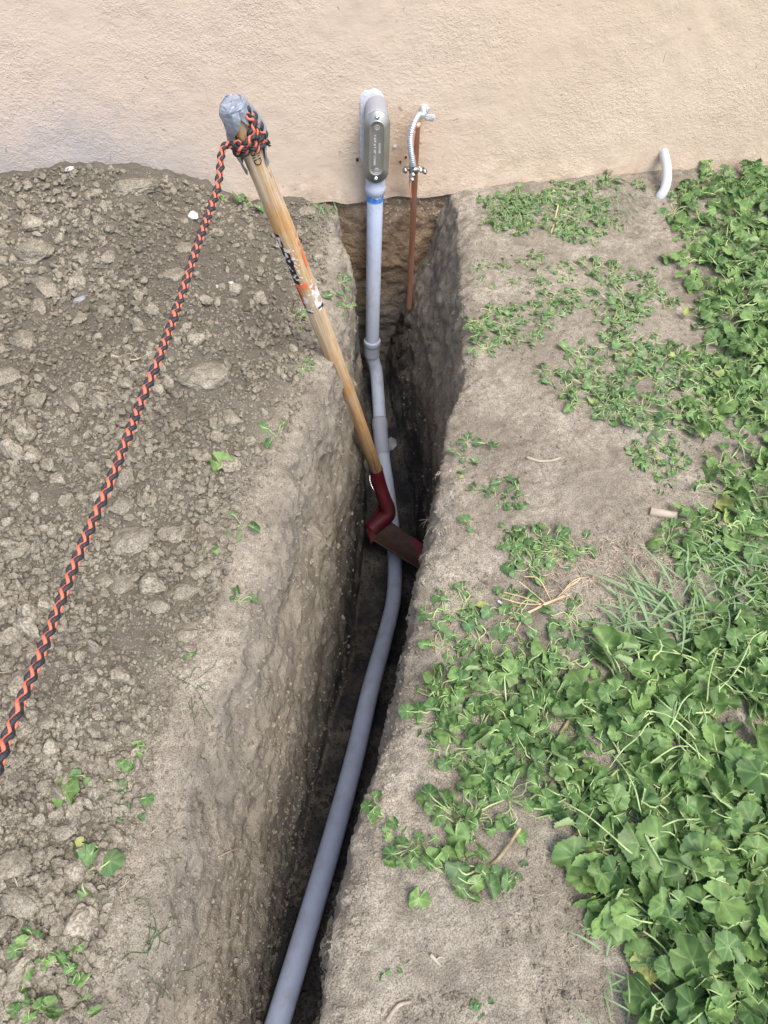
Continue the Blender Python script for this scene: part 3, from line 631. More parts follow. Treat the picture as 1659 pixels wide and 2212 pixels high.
# red socket and bent neck
q0 = HB-hx*.006; zb = 2.37
pts = [q0, atZ(821, 1050, 2.40), atZ(831, 1080, 2.415), atZ(838, 1098, 2.425), atZ(838, 1112, 2.43), atZ(826, 1123, 2.43), atZ(811, 1135, 2.425), atZ(800, 1146, 2.42)]
P = spline(pts, 70); R = np.interp(np.linspace(0, 1, 70), [0, .3, .5, .62, .8, 1], [.0212, .0225, .0235, .0245, .0255, .026])
g = G(); V, F_ = tube(P, R, 28, ell=1.0); g.add(V, F_); g.add(*tube([q0+hx*.0, q0+hx*.004], .0222, 28)); g.build('socket', M_red, sh, off=HB)
# blade: a shallow trough from the neck down to the right wall
cs = {'ul': atZ(816, 1108, 2.46), 'll': atZ(799, 1164, 2.385), 'ur': atZ(913, 1174, 2.39), 'lr': atZ(908, 1232, 2.335)}
ubk = atZ(788, 1106, 2.50)
def bl(u, v):
    u = u[:, None]; v = v[:, None]; A = cs['ul']*(1-u)+cs['ur']*u; B = cs['ll']*(1-u)+cs['lr']*u
    P = A*(1-v)+B*v; n = np.cross(cs['ur']-cs['ul'], cs['ll']-cs['ul']); n /= np.linalg.norm(n); n = n*np.sign(n@(CAM-P[0]))
    return P-n*(.012*np.sin(math.pi*v))+.0
V, F_ = grid(40, 14, bl); g = G(); g.add(V, F_); bo = g.build('blade', M_blade, sh, off=HB); md = bo.modifiers.new('t', 'SOLIDIFY'); md.thickness = .0025
# turned steps: two folded lugs at the back end of the blade
def quadsheet(nm, pts4, mat, bend=.004):
    p = [np.array(q) for q in pts4]
    def f(u, v): u = u[:, None]; v = v[:, None]; Q = (p[0]*(1-u)+p[1]*u)*(1-v)+(p[3]*(1-u)+p[2]*u)*v; n = np.cross(p[1]-p[0], p[3]-p[0]); n /= np.linalg.norm(n); return Q+n*bend*np.sin(math.pi*u)
    V, F_ = grid(12, 12, f); g = G(); g.add(V, F_); o = g.build(nm, mat, sh, off=HB); md = o.modifiers.new('t', 'SOLIDIFY'); md.thickness = .004; return o
quadsheet('step', [atZ(797, 1144, 2.46), atZ(806, 1174, 2.47), atZ(800, 1167, 2.50), atZ(791, 1150, 2.49)], M_red) if False else None
quadsheet('step', [atZ(791, 1142, 2.40), atZ(802, 1143, 2.41), atZ(816, 1160, 2.385), atZ(801, 1176, 2.375)], M_red)
quadsheet('step', [atZ(826, 1105, 2.49), atZ(820, 1102, 2.49), atZ(794, 1136, 2.455), atZ(801, 1142, 2.455)], M_red) if False else None
quadsheet('step', [atZ(817, 1091, 2.47), atZ(825, 1094, 2.47), atZ(803, 1143, 2.41), atZ(791, 1143, 2.40)], M_red)
quadsheet('blade_shoulder', [atZ(832, 1112, 2.465), atZ(824, 1100, 2.48), atZ(800, 1146, 2.425), atZ(806, 1164, 2.40)], M_blade)
# bent wire nail through the socket
g = G(); a0 = atZ(798, 1030, 2.385); P = spline([a0+np.array([0, 0, .012]), atZ(801, 1045, 2.375), atZ(809, 1060, 2.375), atZ(822, 1068, 2.392), atZ(835, 1068.5, 2.402)], 30); g.add(*tube(P, .0018, 8)); g.add(*sphere(P[-1], .0042, 7)); g.build('nail', M_zinc, sh, off=HB)
# dark crack in the wood above the socket
g = G(); t = np.linspace(0, 1, 24); crk = np.stack([.0025-.004*t+.0012*np.sin(t*17), np.sqrt(np.maximum(.0195**2-(.0025-.004*t)**2, 0))+.0004, HL-.135+.13*t], 1)
w = .0011*(1-t*.3)*np.sin(np.clip(t*4, 0, 1)*math.pi/2); g.add(np.vstack([crk-np.stack([w, 0*w, 0*w], 1), crk+np.stack([w, 0*w, 0*w], 1)]), [(q, q+1, q+25, q+24) for q in range(23)]); hplace(g.build('crack', M_ink, sh))

# ------------------------------------------------------------------ braided rope
def hpt(t, n_, s_): return HT+ev*t+nv*n_+hx*s_
def braid(P, R=.0055, pitch=.042, seed=0, up=None):
    P, Ln = resample(np.asarray(P), max(60, int(np.linalg.norm(np.diff(P, axis=0), axis=1).sum()/.0016))); T, N, B = frames(P, up); s_ = np.linspace(0, Ln, len(P)); w = 2*math.pi/pitch; out = []
    ph = 1.5*fbm(np.stack([s_*11, 0*s_, 0*s_], 1), 1, 2, seed+3)
    for sg in (1, -1):
        for q in (0, 1):
            an = sg*(w*s_+ph)+math.pi*q; orange = (sg < 0); r0 = (.58 if not orange else .60)*R; off = sg*.30*R*np.cos(2*(w*s_+ph))
            C = P+(r0+off)[:, None]*(np.cos(an)[:, None]*N+np.sin(an)[:, None]*B)
            wv = 1+.28*fbm(np.stack([s_*60, 0*s_+q, 0*s_], 1), 1, 2, seed+q)
            rad_ = R*(.64 if not orange else .44)*wv
            V, F_ = tube(C, rad_, 8); out.append((V, F_, 1 if orange else 0))
    return out
kn = s_of(286)
rope = empty('rope', tuple(hpt(0, 0, kn))); tag(rope, 'black and orange braided rope tied round the shovel handle and pulled taut', 'rope')
def radw(s_): return rad(s_)+.0062
def loop(s0_, ds_, a0, turns, rise):
    t = np.linspace(0, 1, 90); an = a0+turns*2*math.pi*t; r = radw(s0_)+.001+rise
    return [hpt(r*math.cos(x), r*math.sin(x), s0_+ds_*tt+.007*math.cos(x+.3)*-1) for x, tt in zip(an, t)]
# windings: strands round the handle, then the standing end leaving to the left
w1 = loop(kn+.004, .016, math.pi*1.15, -1.2, .001); g = G()
tail0 = hpt(-.028, .008, kn+.002)
st = [hpt(-.012, .026, kn+.000), hpt(-.026, .012, kn+.004), atZ(484, 318, 1.235), atZ(471, 400, 1.225)]
end = atZ(0, 1642, .745); mid = [atZ(*p) for p in [(430, 520, 1.165), (362, 725, 1.075), (300, 880, 1.01), (238, 1040, .945), (165, 1210, .885), (85, 1420, .815), (22, 1575, .765)]]
l = end-mid[-1]; far = [end, end+l*1.0, end+l*3.5+np.array([0, 0, .02])]
Rl = spline(st+mid+far, 700)
for V, F_, m_ in braid(Rl, .0051, .040, 5, ev): g.add(V, F_, m_)
g.build('standing_line', [M_blk, M_org], rope, off=hpt(0, 0, kn))
g = G()
for q, L_ in enumerate([loop(kn-.002, .012, -.2, 1.15, .0015), loop(kn+.010, .012, .1, 1.2, .001), [hpt(.014, .020, kn-.040), hpt(.018, .022, kn-.024), hpt(.008, .030, kn-.010), hpt(-.006, .031, kn+.002), hpt(-.022, .020, kn+.008), hpt(-.027, .004, kn+.008)],
                        [hpt(.014, .012, kn-.044), hpt(.023, .010, kn-.026), hpt(.026, .014, kn-.008), hpt(.028, .012, kn+.008), hpt(.027, .010, kn+.020)]]):
    P = resample(np.array(L_), 80)[0] if q < 2 else spline(L_, 60)
    for V, F_, m_ in braid(P, .0054, .036, 20+q, ev): g.add(V, F_, m_)
for q in range(26):                                              # frayed cut end at the right of the knot
    p0 = hpt(.027, .010, kn+.018); d = ev*rng.uniform(-.2, .6)+nv*rng.uniform(-.4, .5)+hx*rng.uniform(.4, 1.1); g.add(*tube([p0, p0+d*.008+rng.normal(0, .0015, 3), p0+d*.014+rng.normal(0, .002, 3)], .0009, 4), 0)
g.build('knot', [M_blk, M_org], rope, off=hpt(0, 0, kn))

# ------------------------------------------------------------------ clods and stones
def ico(sub):
    bm = bmesh.new(); bmesh.ops.create_icosphere(bm, subdivisions=sub, radius=1); V = np.array([v.co[:] for v in bm.verts]); F_ = np.array([[v.index for v in f.verts] for f in bm.faces]); bm.free(); return V, F_
IC = {s_: ico(s_) for s_ in (1, 2, 3, 4)}
def clod_shape(seed, sub, facet=.35):
    V, F_ = IC[sub]; r = np.random.default_rng(seed); V = V.copy()
    for _ in range(11 if sub < 4 else 6):                                             # chop flat faces off, as broken earth has
        n = r.normal(size=3); n /= np.linalg.norm(n); d = r.uniform(.42, .82); k = V@n; V = V-n[None]*np.clip(k-d, 0, 9)[:, None]*.85
    V = V*1.18; V = V*(1+.20*fbm(V, 1.6, 3, seed)[:, None]+(.13*fbm(V, 4, 3, seed+9)[:, None] if sub > 2 else 0)+(.10*fbm(V, 10, 3, seed+19)[:, None] if sub > 3 else 0))
    return V*np.array([1, r.uniform(.7, 1), r.uniform(.55, .85)]), F_
def rotm(a, b, c): return np.array(Matrix.Rotation(a, 3, 'Z') @ Matrix.Rotation(b, 3, 'X') @ Matrix.Rotation(c, 3, 'Y'))
loose_poly = [(-320, 480), (0, 385), (150, 362), (300, 368), (400, 392), (480, 425), (560, 440), (720, 440), (700, 620), (672, 840), (600, 985), (515, 1150), (462, 1350), (385, 1500), (320, 1700), (262, 1900), (205, 2100), (150, 2300), (-320, 2300)]
def inside(P, poly):
    x, y = P[:, 0], P[:, 1]; c = np.zeros(len(P), bool); n = len(poly)
    for i in range(n):
        x0, y0_ = poly[i]; x1, y1 = poly[(i+1) % n]; k = ((y0_ > y) != (y1 > y)) & (x < (x1-x0)*(y-y0_)/(y1-y0_+1e-9)+x0); c ^= k
    return c
def scatter_px(poly, n, seed):
    r = np.random.default_rng(seed); P = np.array(poly); lo, hi = P.min(0), P.max(0); out = np.zeros((0, 2))
    while len(out) < n: q = r.uniform(lo, hi, (n*2, 2)); out = np.vstack([out, q[inside(q, poly)]])
    return out[:n]
# unique stones and big lumps, placed as seen: px, py, half-width px, aspect, angle, material, label
BIG = [
 (95, 622, 34, 1.5, -.9, 2, 'flat pale slab of broken earth, biggest and smoothest on the heap'),
 (48, 738, 30, 1.2, -.5, 1, 'broad rounded lump of earth under the pale slab on the heap'),
 (176, 648, 15, 1.3, .2, 3, 'small smooth blue-grey stone beside the pale slab'),
 (418, 468, 16, 1.3, 1.2, 4, 'white chalky stone just left of the rope near the wall'),
 (397, 478, 14, 1.1, 0, 2, 'pale lump touching the white chalky stone by the rope'),
 (90, 548, 42, 1.3, .3, 0, 'wide half-buried lump near the top of the heap'),
 (238, 556, 24, 1.2, 1.0, 2, 'tan lump with a rough face high on the heap'),
 (290, 405, 42, 1.15, .2, 0, 'biggest rounded lump at the heap top against the wall'),
 (440, 815, 46, 1.3, .1, 1, 'wide crusty lump right of the rope halfway down'),
 (400, 540, 22, 1.3, -.4, 0, 'angular lump right of the rope below the white stone'),
 (372, 600, 26, 1.2, .5, 2, 'blocky lump crossed by the rope above the middle'),
 (155, 875, 26, 1.7, -1.0, 2, 'long knobbly lump left of the rope lower on the heap'),
 (22, 818, 32, 1.2, 0, 1, 'rounded lump at the frame edge below the broad lump'),
 (85, 665, 24, 1.4, -1.2, 0, 'upright grey lump just below the pale slab'),
 (172, 690, 22, 1.7, 1.3, 2, 'narrow upright splinter of earth under the blue-grey stone'),
 (660, 462, 20, 1.3, .1, 2, 'smooth tan stone right of the shovel handle near the wall'),
 (500, 905, 24, 1.2, 0, 1, 'round crumbly lump left of the trench lip'),
 (283, 1165, 44, 1.15, .3, 1, 'large cracked lump beside the lower rope'),
 (370, 1155, 36, 1.3, .5, 0, 'cracked lump right of the large cracked one'),
 (262, 1098, 30, 1.3, .2, 1, 'flat lump just above the large cracked one'),
 (405, 1280, 32, 1.2, 0, 1, 'knobbly grey lump left of the trench mid-way'),
 (262, 1268, 32, 1.3, .3, 0, 'rough lump right of the rope below the cracked ones'),
 (340, 1305, 26, 1.4, -.2, 1, 'pale pair of fused clods near the bare patch'),
 (560, 1030, 16, 1.2, 0, 1, 'single clod sitting on the bare trench bank'),
 (597, 915, 26, 1.2, .4, 1, 'blunt lump at the trench lip beside the round-leaved sprig'),
 (35, 1950, 46, 1.25, -.3, 1, 'largest lump at the bottom edge of the heap'),
 (22, 1875, 40, 1.4, .3, 1, 'long lump resting against the largest bottom one'),
 (0, 2010, 34, 1.2, .3, 0, 'lump cut by the frame below the largest bottom one'),
 (135, 1795, 30, 1.1, 0, 1, 'round lump with a flat top above the bottom sprigs'),
 (212, 1505, 22, 1.2, .5, 0, 'dark angular clod just above the first leafy sprig'),
 (400, 1372, 28, 1.2, .5, 1, 'smooth flat lump low on the trench bank'),
 (220, 1500-140, 20, 1.3, 0, 0, 'small blocky lump between rope and bare patch'),
 (232, 1255, 24, 1.1, 0, 2, 'flaky tan lump touching the rough lump by the rope'),
 (100, 1560, 20, 1.4, .2, 1, 'bone-shaped pale clod right of the rope end'),
 (230, 590+80, 16, 1.3, 0, 0, 'little upright clod between pale slab and rope'),
]
MS = [M_clod, M_clod, M_clod, M_stone, M_white]
taken = []
for k, (px, py, hw, asp, an, mi, lb) in enumerate(BIG):
    p, n = hit(px, py)
    if p is None: continue
    Z = (p-CAM)@_f; r = hw*.8*Z/FPX; V, F_ = clod_shape(300+k, 4 if r > .02 else 3); V = V*np.array([1.0*asp**.5, 1/asp**.5, .8 if asp < 1.45 else .5])*r*1.12
    V = V@rotm(an, 0, 0).T; me = mkmesh('clod', V, F_, MS[mi], True); nm = {3: 'stone', 4: 'stone'}.get(mi, 'clod'); me.polygons.foreach_set('use_smooth', [False]*len(me.polygons)); o = link(nm, me); o.location = p+np.array([0, 0, r*.10])
    tag(o, lb, 'stone' if mi > 2 or 'stone' in lb else 'earth clod', 'large lumps of earth on the heap' if mi < 3 else None); taken.append((px, py, hw))
protos = [[mkmesh('clod', *(lambda t: (t[0]*.011, t[1]))(clod_shape(500+k, 3)), mt, False) for k in range(9)] for mt in (M_clod, M_clod2, M_clod)]
pts = scatter_px([(-60, 470), (0, 400), (150, 375), (300, 385), (400, 405), (560, 455), (690, 460), (690, 620), (640, 840), (560, 985), (490, 1150), (440, 1350), (360, 1500), (290, 1700), (235, 1900), (180, 2100), (120, 2230), (-60, 2230)], 700, 3)
cnt = 0
for k, (px, py) in enumerate(pts):
    if cnt >= 262: break
    if any(math.hypot(px-a_, py-b_) < h_*1.0+10 for a_, b_, h_ in taken): continue
    if fbm(np.array([[px/180, py/180, 0]]), 1, 2, 9)[0] < -.22: continue
    p, n = hit(px, py)
    if p is None: continue
    r = min(.022, .0085*math.exp(abs(rng.normal(0, .42)))); Z = (p-CAM)@_f; taken.append((px, py, r/Z*FPX)); cnt += 1
    o = link('clod', protos[rng.choice([0, 0, 1, 1, 2])][rng.integers(9)]); o.location = p+np.array([0, 0, r*.25]); o.rotation_euler = (rng.uniform(0, 6), rng.uniform(0, 6), rng.uniform(0, 6)); o.scale = (r*1.15/.011, r*1.15/.011, r*1.05/.011)
    tag(o, 'small crumbly clod of dry earth lying loose on the heap', 'earth clod', 'small clods scattered over the heap')
def stuff_clods(name, P, rads, sub, mats, seed, sink=.2, label=''):
    r = np.random.default_rng(seed); tmpl = [clod_shape(seed+k, sub) for k in range(14)]; nv_ = len(tmpl[0][0]); F0 = tmpl[0][1]; m = len(P)
    T = np.array([t[0] for t in tmpl])[r.integers(0, 14, m)]; an = r.uniform(0, 2*math.pi, (m, 3))
    cz, sz, cx, sx = np.cos(an[:, 0]), np.sin(an[:, 0]), np.cos(an[:, 1]), np.sin(an[:, 1]); Rm = np.zeros((m, 3, 3))
    Rm[:, 0] = np.stack([cz, -sz*cx, sz*sx], 1); Rm[:, 1] = np.stack([sz, cz*cx, -cz*sx], 1); Rm[:, 2] = np.stack([0*cz, sx, cx], 1)
    V = np.einsum('mij,mvj->mvi', Rm, T)*rads[:, None, None]; V = V+P[:, None]+np.array([0, 0, 1])*(rads*sink)[:, None, None]
    F_ = (F0[None]+(np.arange(m)*nv_)[:, None, None]).reshape(-1, 3); mi = np.repeat(r.integers(0, len(mats), m), len(F0))
    return tag(link(name, mkmesh(name, V.reshape(-1, 3), F_, mats, False, None, mi)), label, None, None, 'stuff')
def land(px):
    out = []; ok = []
    for i, (a_, b_) in enumerate(px):
        p, n = hit(a_, b_)
        if p is not None and n[2] > .25: out.append(p); ok.append(i)
    return np.array(out), np.array(ok)
px = scatter_px(loose_poly, 23000, 11); d = fbm(np.column_stack([px/150, np.zeros(len(px))]), 1, 3, 10); keep = d > -.55+rng.normal(0, .12, len(px)); px = px[keep]; d = d[keep]
dm = np.min([np.hypot(px[:, 0]-a_, px[:, 1]-b_)-h_*.9 for a_, b_, h_ in taken[:60]], axis=0); px = px[dm > 0]; d = d[dm > 0]
P, ok = land(px); rr = np.clip(.0043*np.exp(rng.normal(0, .42, len(P)))*(1+.5*d[ok]), .002, .0115)
stuff_clods('loose_soil', P, rr, 2, [M_clod, M_clod, M_clod2, M_clod3], 41, .55, 'loose crumbled soil covering the heap')
px = scatter_px(loose_poly, 36000, 12); P, ok = land(px); rr = np.clip(.0019*np.exp(rng.normal(0, .4, len(P))), .0009, .004)
stuff_clods('soil_crumbs', P, rr, 1, [M_clod, M_clod2, M_clod3], 42, .2, 'fine soil crumbs between the clods')
right_poly = [(990, 430), (1659, 380), (2000, 380), (2000, 2300), (690, 2300), (720, 2000), (810, 1700), (880, 1400), (935, 1150), (1000, 800)]
px = scatter_px(right_poly, 19000, 13); dd = fbm(np.column_stack([px/110, np.zeros(len(px))]), 1, 3, 14); px = px[dd > .02+rng.normal(0, .1, len(px))]
bank = scatter_px([(735, 440), (700, 640), (672, 850), (595, 1000), (515, 1150), (462, 1350), (385, 1500), (320, 1700), (262, 1900), (205, 2100), (165, 2300), (280, 2300), (330, 2100), (400, 1850), (480, 1600), (560, 1350), (640, 1100), (740, 850)], 2600, 15)
flo = scatter_px([(780, 800), (800, 1000), (790, 1200), (750, 1450), (700, 1620), (650, 1800), (600, 2000), (560, 2212), (690, 2212), (740, 1850), (850, 1500), (910, 1220), (900, 1100), (870, 900)], 4200, 16)
px = np.vstack([px, bank]); P, ok = land(px); rr = np.clip(.0014*np.exp(rng.normal(0, .6, len(P))), .0006, .007)
stuff_clods('soil_grit', P, rr, 1, [M_clod, M_clod2, M_clod3, M_clod2], 43, .2, 'fine grit and crumbs on bare ground and trench floor')

px = np.vstack([scatter_px([(740, 560), (700, 800), (640, 950), (556, 1150), (510, 1350), (455, 1500), (385, 1650), (285, 1950), (165, 2212), (560, 2212), (655, 1800), (750, 1450), (786, 1150), (790, 900)], 5200, 18),
    scatter_px([(985, 430), (1000, 780), (965, 1000), (908, 1230), (690, 2212), (740, 2212), (1000, 1100), (1050, 780), (1050, 430)], 1500, 19), scatter_px([(850, 760), (990, 560), (1000, 780), (910, 1200), (890, 1000)], 900, 20)])
P = np.array([h_ for h_ in (hit(*q)[0] for q in px) if h_ is not None]); rr = np.clip(.0016*np.exp(rng.normal(0, .55, len(P))), .0007, .0075)
stuff_clods('wall_crumbs', P, rr, 2, [M_ground], 45, .0, 'soil crumbs and small stones stuck in the cut faces')
P, ok = land(flo); stuff_clods('shaded_grit', P, np.clip(.0024*np.exp(rng.normal(0, .5, len(P))), .001, .008), 2, [M_shaded], 48, .2, 'shade-darkened crumbs lying on the trench floor')  # crumb colour carries the shade of the trench floor
def lump(px, py, w, h, an, mat, lb, cat, nm, seed, flat=.5, up=.0, grp=None):
    p, n = hit(px, py); Z = (p-CAM)@_f; V, F_ = clod_shape(seed, 4); V = V*np.array([w*Z/FPX/2*1.1, h*Z/FPX/2*1.1, flat*min(w, h)*Z/FPX]); V = V@rotm(an, 0, 0).T
    o = link(nm, mkmesh(nm, V, F_, mat)); o.location = p+np.array([0, 0, up]); 
    q = Vector((0, 0, 1)).rotation_difference(Vector(n)); o.rotation_mode = 'QUATERNION'; o.rotation_quaternion = q; return tag(o, lb, cat, grp)
lump(768, 725, 36, 100, .25, M_slate, 'black slate-like shard standing in the trench edge near the conduit', 'stone', 'stone', 901, .3)
lump(762, 790, 22, 26, .3, M_slate, 'small dark stone behind the shovel handle at the trench lip', 'stone', 'stone', 902, .4)
lump(843, 612, 30, 12, 0, M_white, 'white block chip behind the conduit, upper of two', 'stone', 'stone', 903, .4)
lump(838, 640, 40, 16, 0, M_stone, 'pale concrete chip behind the conduit, lower of two', 'stone', 'stone', 904, .4)
lump(845, 958, 22, 34, .1, M_stone, 'grey stone beside the second pipe coupling in the trench', 'stone', 'stone', 905, .4)
lump(150, 371, 18, 10, .2, M_white, 'white scrap lying on the heap crest against the wall', 'scrap', 'stone', 906, .5, .006)
for k, (a_, b_) in enumerate([(712, 985-200), (670, 560), (505, 628), (499, 612), (470, 620)]):
    if k > 1: lump(a_, b_, 9, 8, 0, M_white, 'tiny white pebble in the cluster right of the rope', 'pebble', 'pebble', 910+k, .6, .002, 'white pebbles right of the rope')

# low tumbled ledges of darker stones at the end of the trench, under the conduit
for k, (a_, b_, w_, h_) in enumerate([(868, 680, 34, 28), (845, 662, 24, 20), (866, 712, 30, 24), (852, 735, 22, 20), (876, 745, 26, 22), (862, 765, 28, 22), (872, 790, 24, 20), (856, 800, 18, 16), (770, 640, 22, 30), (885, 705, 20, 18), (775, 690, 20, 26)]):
    lump(a_, b_, w_, h_, k, M_shaded, 'dark clod tumbled against the foot of the riser', 'earth clod', 'clod', 930+k, .5, .004, 'dark clods at the foot of the riser')

# ------------------------------------------------------------------ mallow plants
def leaf_tmpl(seed, na=45, nr=5, fold=None):
    r = np.random.default_rng(seed); ps = np.linspace(-math.pi+.30, math.pi-.30, na); tt = (np.arange(nr)+1)/nr
    lobes = r.integers(5, 8)
    out = .90+.10*np.abs(np.cos(ps*lobes/2))**.7+.035*(((np.arange(na) % 2)*2)-1)+.03*r.normal(size=na); out *= 1-.10*(np.abs(ps)/math.pi)**3
    if r.random() < .5: k = r.integers(5, na-5); out[k-2:k+3] *= np.array([.9, .75, .68, .78, .92])                      # nibbled edge
    X = tt[:, None]*out*np.cos(ps); Y = tt[:, None]*out*np.sin(ps); rr = tt[:, None]*np.ones(na)
    Zp = -.045*rr*np.cos(ps*lobes)*(.5+.5*rr)+r.uniform(-.30, .12)*rr**2+.12*rr**2*np.sin(2*ps+r.uniform(0, 6))+.06*rr**3*np.sin(5*ps+r.uniform(0, 6))
    V = np.stack([X, Y, Zp], -1).reshape(-1, 3); V = np.vstack([[0, 0, 0.02], V])
    f = fold if fold is not None else r.choice([.0, .15, .35, .6, 1.0], p=[.25, .25, .25, .15, .10])
    a = f*np.clip(np.abs(V[:, 1])*1.3, 0, 1)*np.sign(V[:, 1]); yy = V[:, 1]*np.cos(a); V[:, 2] += np.abs(V[:, 1])*np.sin(np.abs(a)); V[:, 1] = yy
    if r.random() < .22:                                          # one side flopped over
        an = r.uniform(-1, 1); dx = np.array([math.cos(an), math.sin(an)]); d = V[:, :2]@dx-.25; k = d > 0; V[k, :2] -= dx*(d[k]*1.25)[:, None]; V[k, 2] += .25*np.sin(np.clip(d[k]*3, 0, 2))
    vein = np.concatenate([[1], (np.clip(np.cos(ps*lobes), 0, 1)**3*np.ones((nr, 1))*(1-.5*rr)).ravel()])
    F_ = [[0, 1+i, 2+i, 2+i] for i in range(na-1)]; 
    for q in range(nr-1):
        for i in range(na-1): b_ = 1+q*na+i; F_.append([b_, b_+na, b_+na+1, b_+1])
    F3 = []
    for f4 in F_:
        F3.append([f4[0], f4[1], f4[2]])
        if f4[3] != f4[2]: F3.append([f4[0], f4[2], f4[3]])
    return V, np.array(F3), vein
LT_hi = [leaf_tmpl(s_) for s_ in range(16)]; LT_lo = [leaf_tmpl(100+s_, 21, 2) for s_ in range(16)]
PETs = 7; PK = 5
def plant_arrays(r, nl, leafr, spread, height, hi=True, gfn=None, root=(0, 0, 0)):
    """leaves and petioles of one mallow around its root"""
    LT = LT_hi if hi else LT_lo; LV, LFs, LVe, LTi, SV, SF = [], [], [], [], [], []; nb = sb = 0; root = np.array(root, float)
    for q in range(nl):
        az = r.uniform(0, 2*math.pi); rad_ = spread*r.uniform(.12, 1)**.7; h = height*r.uniform(.35, 1)*(1-.45*(rad_/spread)**2)
        c = root+np.array([rad_*math.cos(az), rad_*math.sin(az), 0]); gz = gfn(c[0], c[1]) if gfn else 0; 
        if gz is None: continue
        c[2] = max(gz, root[2]-.05)+h; sz = leafr*r.uniform(.45, 1.15)
        nrm = np.array([math.cos(az)*r.uniform(-.1, .6), math.sin(az)*r.uniform(-.1, .6), 1])+r.normal(0, .30, 3); nrm /= np.linalg.norm(nrm)
        bx = np.array([math.cos(az), math.sin(az), 0])+r.normal(0, .4, 3); bx -= nrm*(bx@nrm); bx /= np.linalg.norm(bx); by = np.cross(nrm, bx)
        V, F_, ve = LT[r.integers(16)]; Vw = c+sz*(V[:, :1]*bx+V[:, 1:2]*by+V[:, 2:3]*nrm)
        LV.append(Vw); LFs.append(F_+nb); LVe.append(ve); LTi.append(np.full(len(V), np.clip(r.beta(1.3, 1.7)*.85+.25*h/max(height, 1e-3)-.05, 0, 1) if r.random() > .025 else r.uniform(1.4, 2.0))); nb += len(V)
        mid_ = root*.5+c*.5+np.array([0, 0, h*.25])+r.normal(0, spread*.10, 3)*np.array([1, 1, .4]); m2 = c-bx*.18*spread-nrm*.3*h*.6+r.normal(0, .002, 3)
        P = spline([root+r.normal(0, .002, 3), mid_, m2, c], PETs); k_ = .0004+.0014*(sz/.025)
        Vt, Ft = tube(P, np.linspace(k_, k_*.75, PETs), PK, cap=False); SV.append(Vt); SF.append(Ft+sb); sb += len(Vt)
    return np.vstack(LV), np.vstack(LFs), np.concatenate(LVe), np.concatenate(LTi), np.vstack(SV), np.vstack(SF)
def plant_proto(seed, nl, leafr, spread, height, hi, lm, sm):
    a_ = plant_arrays(np.random.default_rng(seed), nl, leafr, spread, height, hi)
    return mkmesh('foliage', a_[0], a_[1], lm, True, {'vein': a_[2], 'tint': a_[3]}), mkmesh('stems', a_[4], a_[5], sm)
def put_plant(proto, p, scale, rot, label, group, name='mallow_plant', n=None):
    o = empty(name, tuple(p)); o.rotation_euler = (0, 0, rot); o.scale = (scale,)*3
    if n is not None:
        q = Vector((0, 0, 1)).rotation_difference(Vector((np.array([0, 0, 1.0])*.5+np.array(n)*.5)).normalized()); o.rotation_mode = 'QUATERNION'; o.rotation_quaternion = q @ Matrix.Rotation(rot, 3, 'Z').to_quaternion()
    tag(o, label, 'plant', group); link('foliage', proto[0], o); link('stems', proto[1], o); return o
SM = [plant_proto(700+k, int(7+k*1.3), .0095, .040, .014, False, M_leafs, M_stem) for k in range(7)]
MD = [plant_proto(740+k, 8+k, .0205, .064, .036, True, M_leaf, M_stem) for k in range(6)]
LG = [plant_proto(780+k, 9+k, .0300, .090, .062, True, M_leaf, M_stem) for k in range(6)]
TW = [plant_proto(820+k, 3+k % 3, .0125, .030, .014, True, M_leafs, M_stem) for k in range(6)]
def single(seed, rad_, h):
    a_ = plant_arrays(np.random.default_rng(seed), 1, rad_, .012, h, True); return mkmesh('foliage', a_[0], a_[1], M_leaf, True, {'vein': a_[2], 'tint': a_[3]*0+.75}), mkmesh('stems', a_[4], a_[5], M_stem)
SG = [single(860+k, .024, .012) for k in range(4)]
r = np.random.default_rng(99)
def scat(poly, n, protos_, sc, label, group, seed, mind=14):
    acc = []
    for a_, b_ in scatter_px(poly, n*6, seed):
        if len(acc) >= n: break
        if any(math.hypot(a_-c, b_-d) < mind for c, d in acc): continue
        p, nn = hitp(a_, b_)
        if p is None or nn[2] < .3: continue
        acc.append((a_, b_)); put_plant(protos_[r.integers(len(protos_))], p-np.array([0, 0, .002]), r.uniform(*sc), r.uniform(0, 6.28), label, group, n=nn)
scat([(1040, 440), (1080, 415), (1180, 420), (1330, 440), (1335, 500), (1270, 515), (1150, 505), (1060, 485)], 34, SM, (.75, 1.25), 'small-leaved mallow in the thick patch at the wall foot', 'mallows in the patch at the wall foot', 1, 11)
scat([(1230, 375), (1420, 385), (1420, 405), (1240, 415), (1130, 430), (1130, 415)], 9, SM, (.7, 1.1), 'little mallow growing hard against the wall base by the bent pipe', 'mallows against the wall base', 2, 12)
scat([(1180, 590), (1290, 560), (1430, 600), (1450, 680), (1330, 700), (1190, 690), (1130, 600)], 26, SM, (.8, 1.3), 'trodden mallow in the upper band of bare ground', 'mallows in the upper band', 3, 16)
scat([(1010, 690), (1130, 650), (1190, 700), (1180, 740), (1050, 760), (1000, 730)], 14, SM, (.7, 1.2), 'straggling mallow on the trench edge behind the second coupling', 'mallows on the upper trench edge', 4, 14)
scat([(1170, 800), (1220, 760), (1380, 730), (1490, 760), (1540, 850), (1540, 940), (1430, 930), (1300, 900), (1190, 850)], 40, SM, (.9, 1.5), 'low mallow in the middle band of trodden ground', 'mallows in the middle band', 5, 15)
scat([(1000, 560), (1130, 540), (1250, 560), (1200, 600), (1050, 620)], 8, SM, (.5, .8), 'faint sprig of mallow on pale bare soil above the upper band', 'sprigs above the upper band', 6, 18)
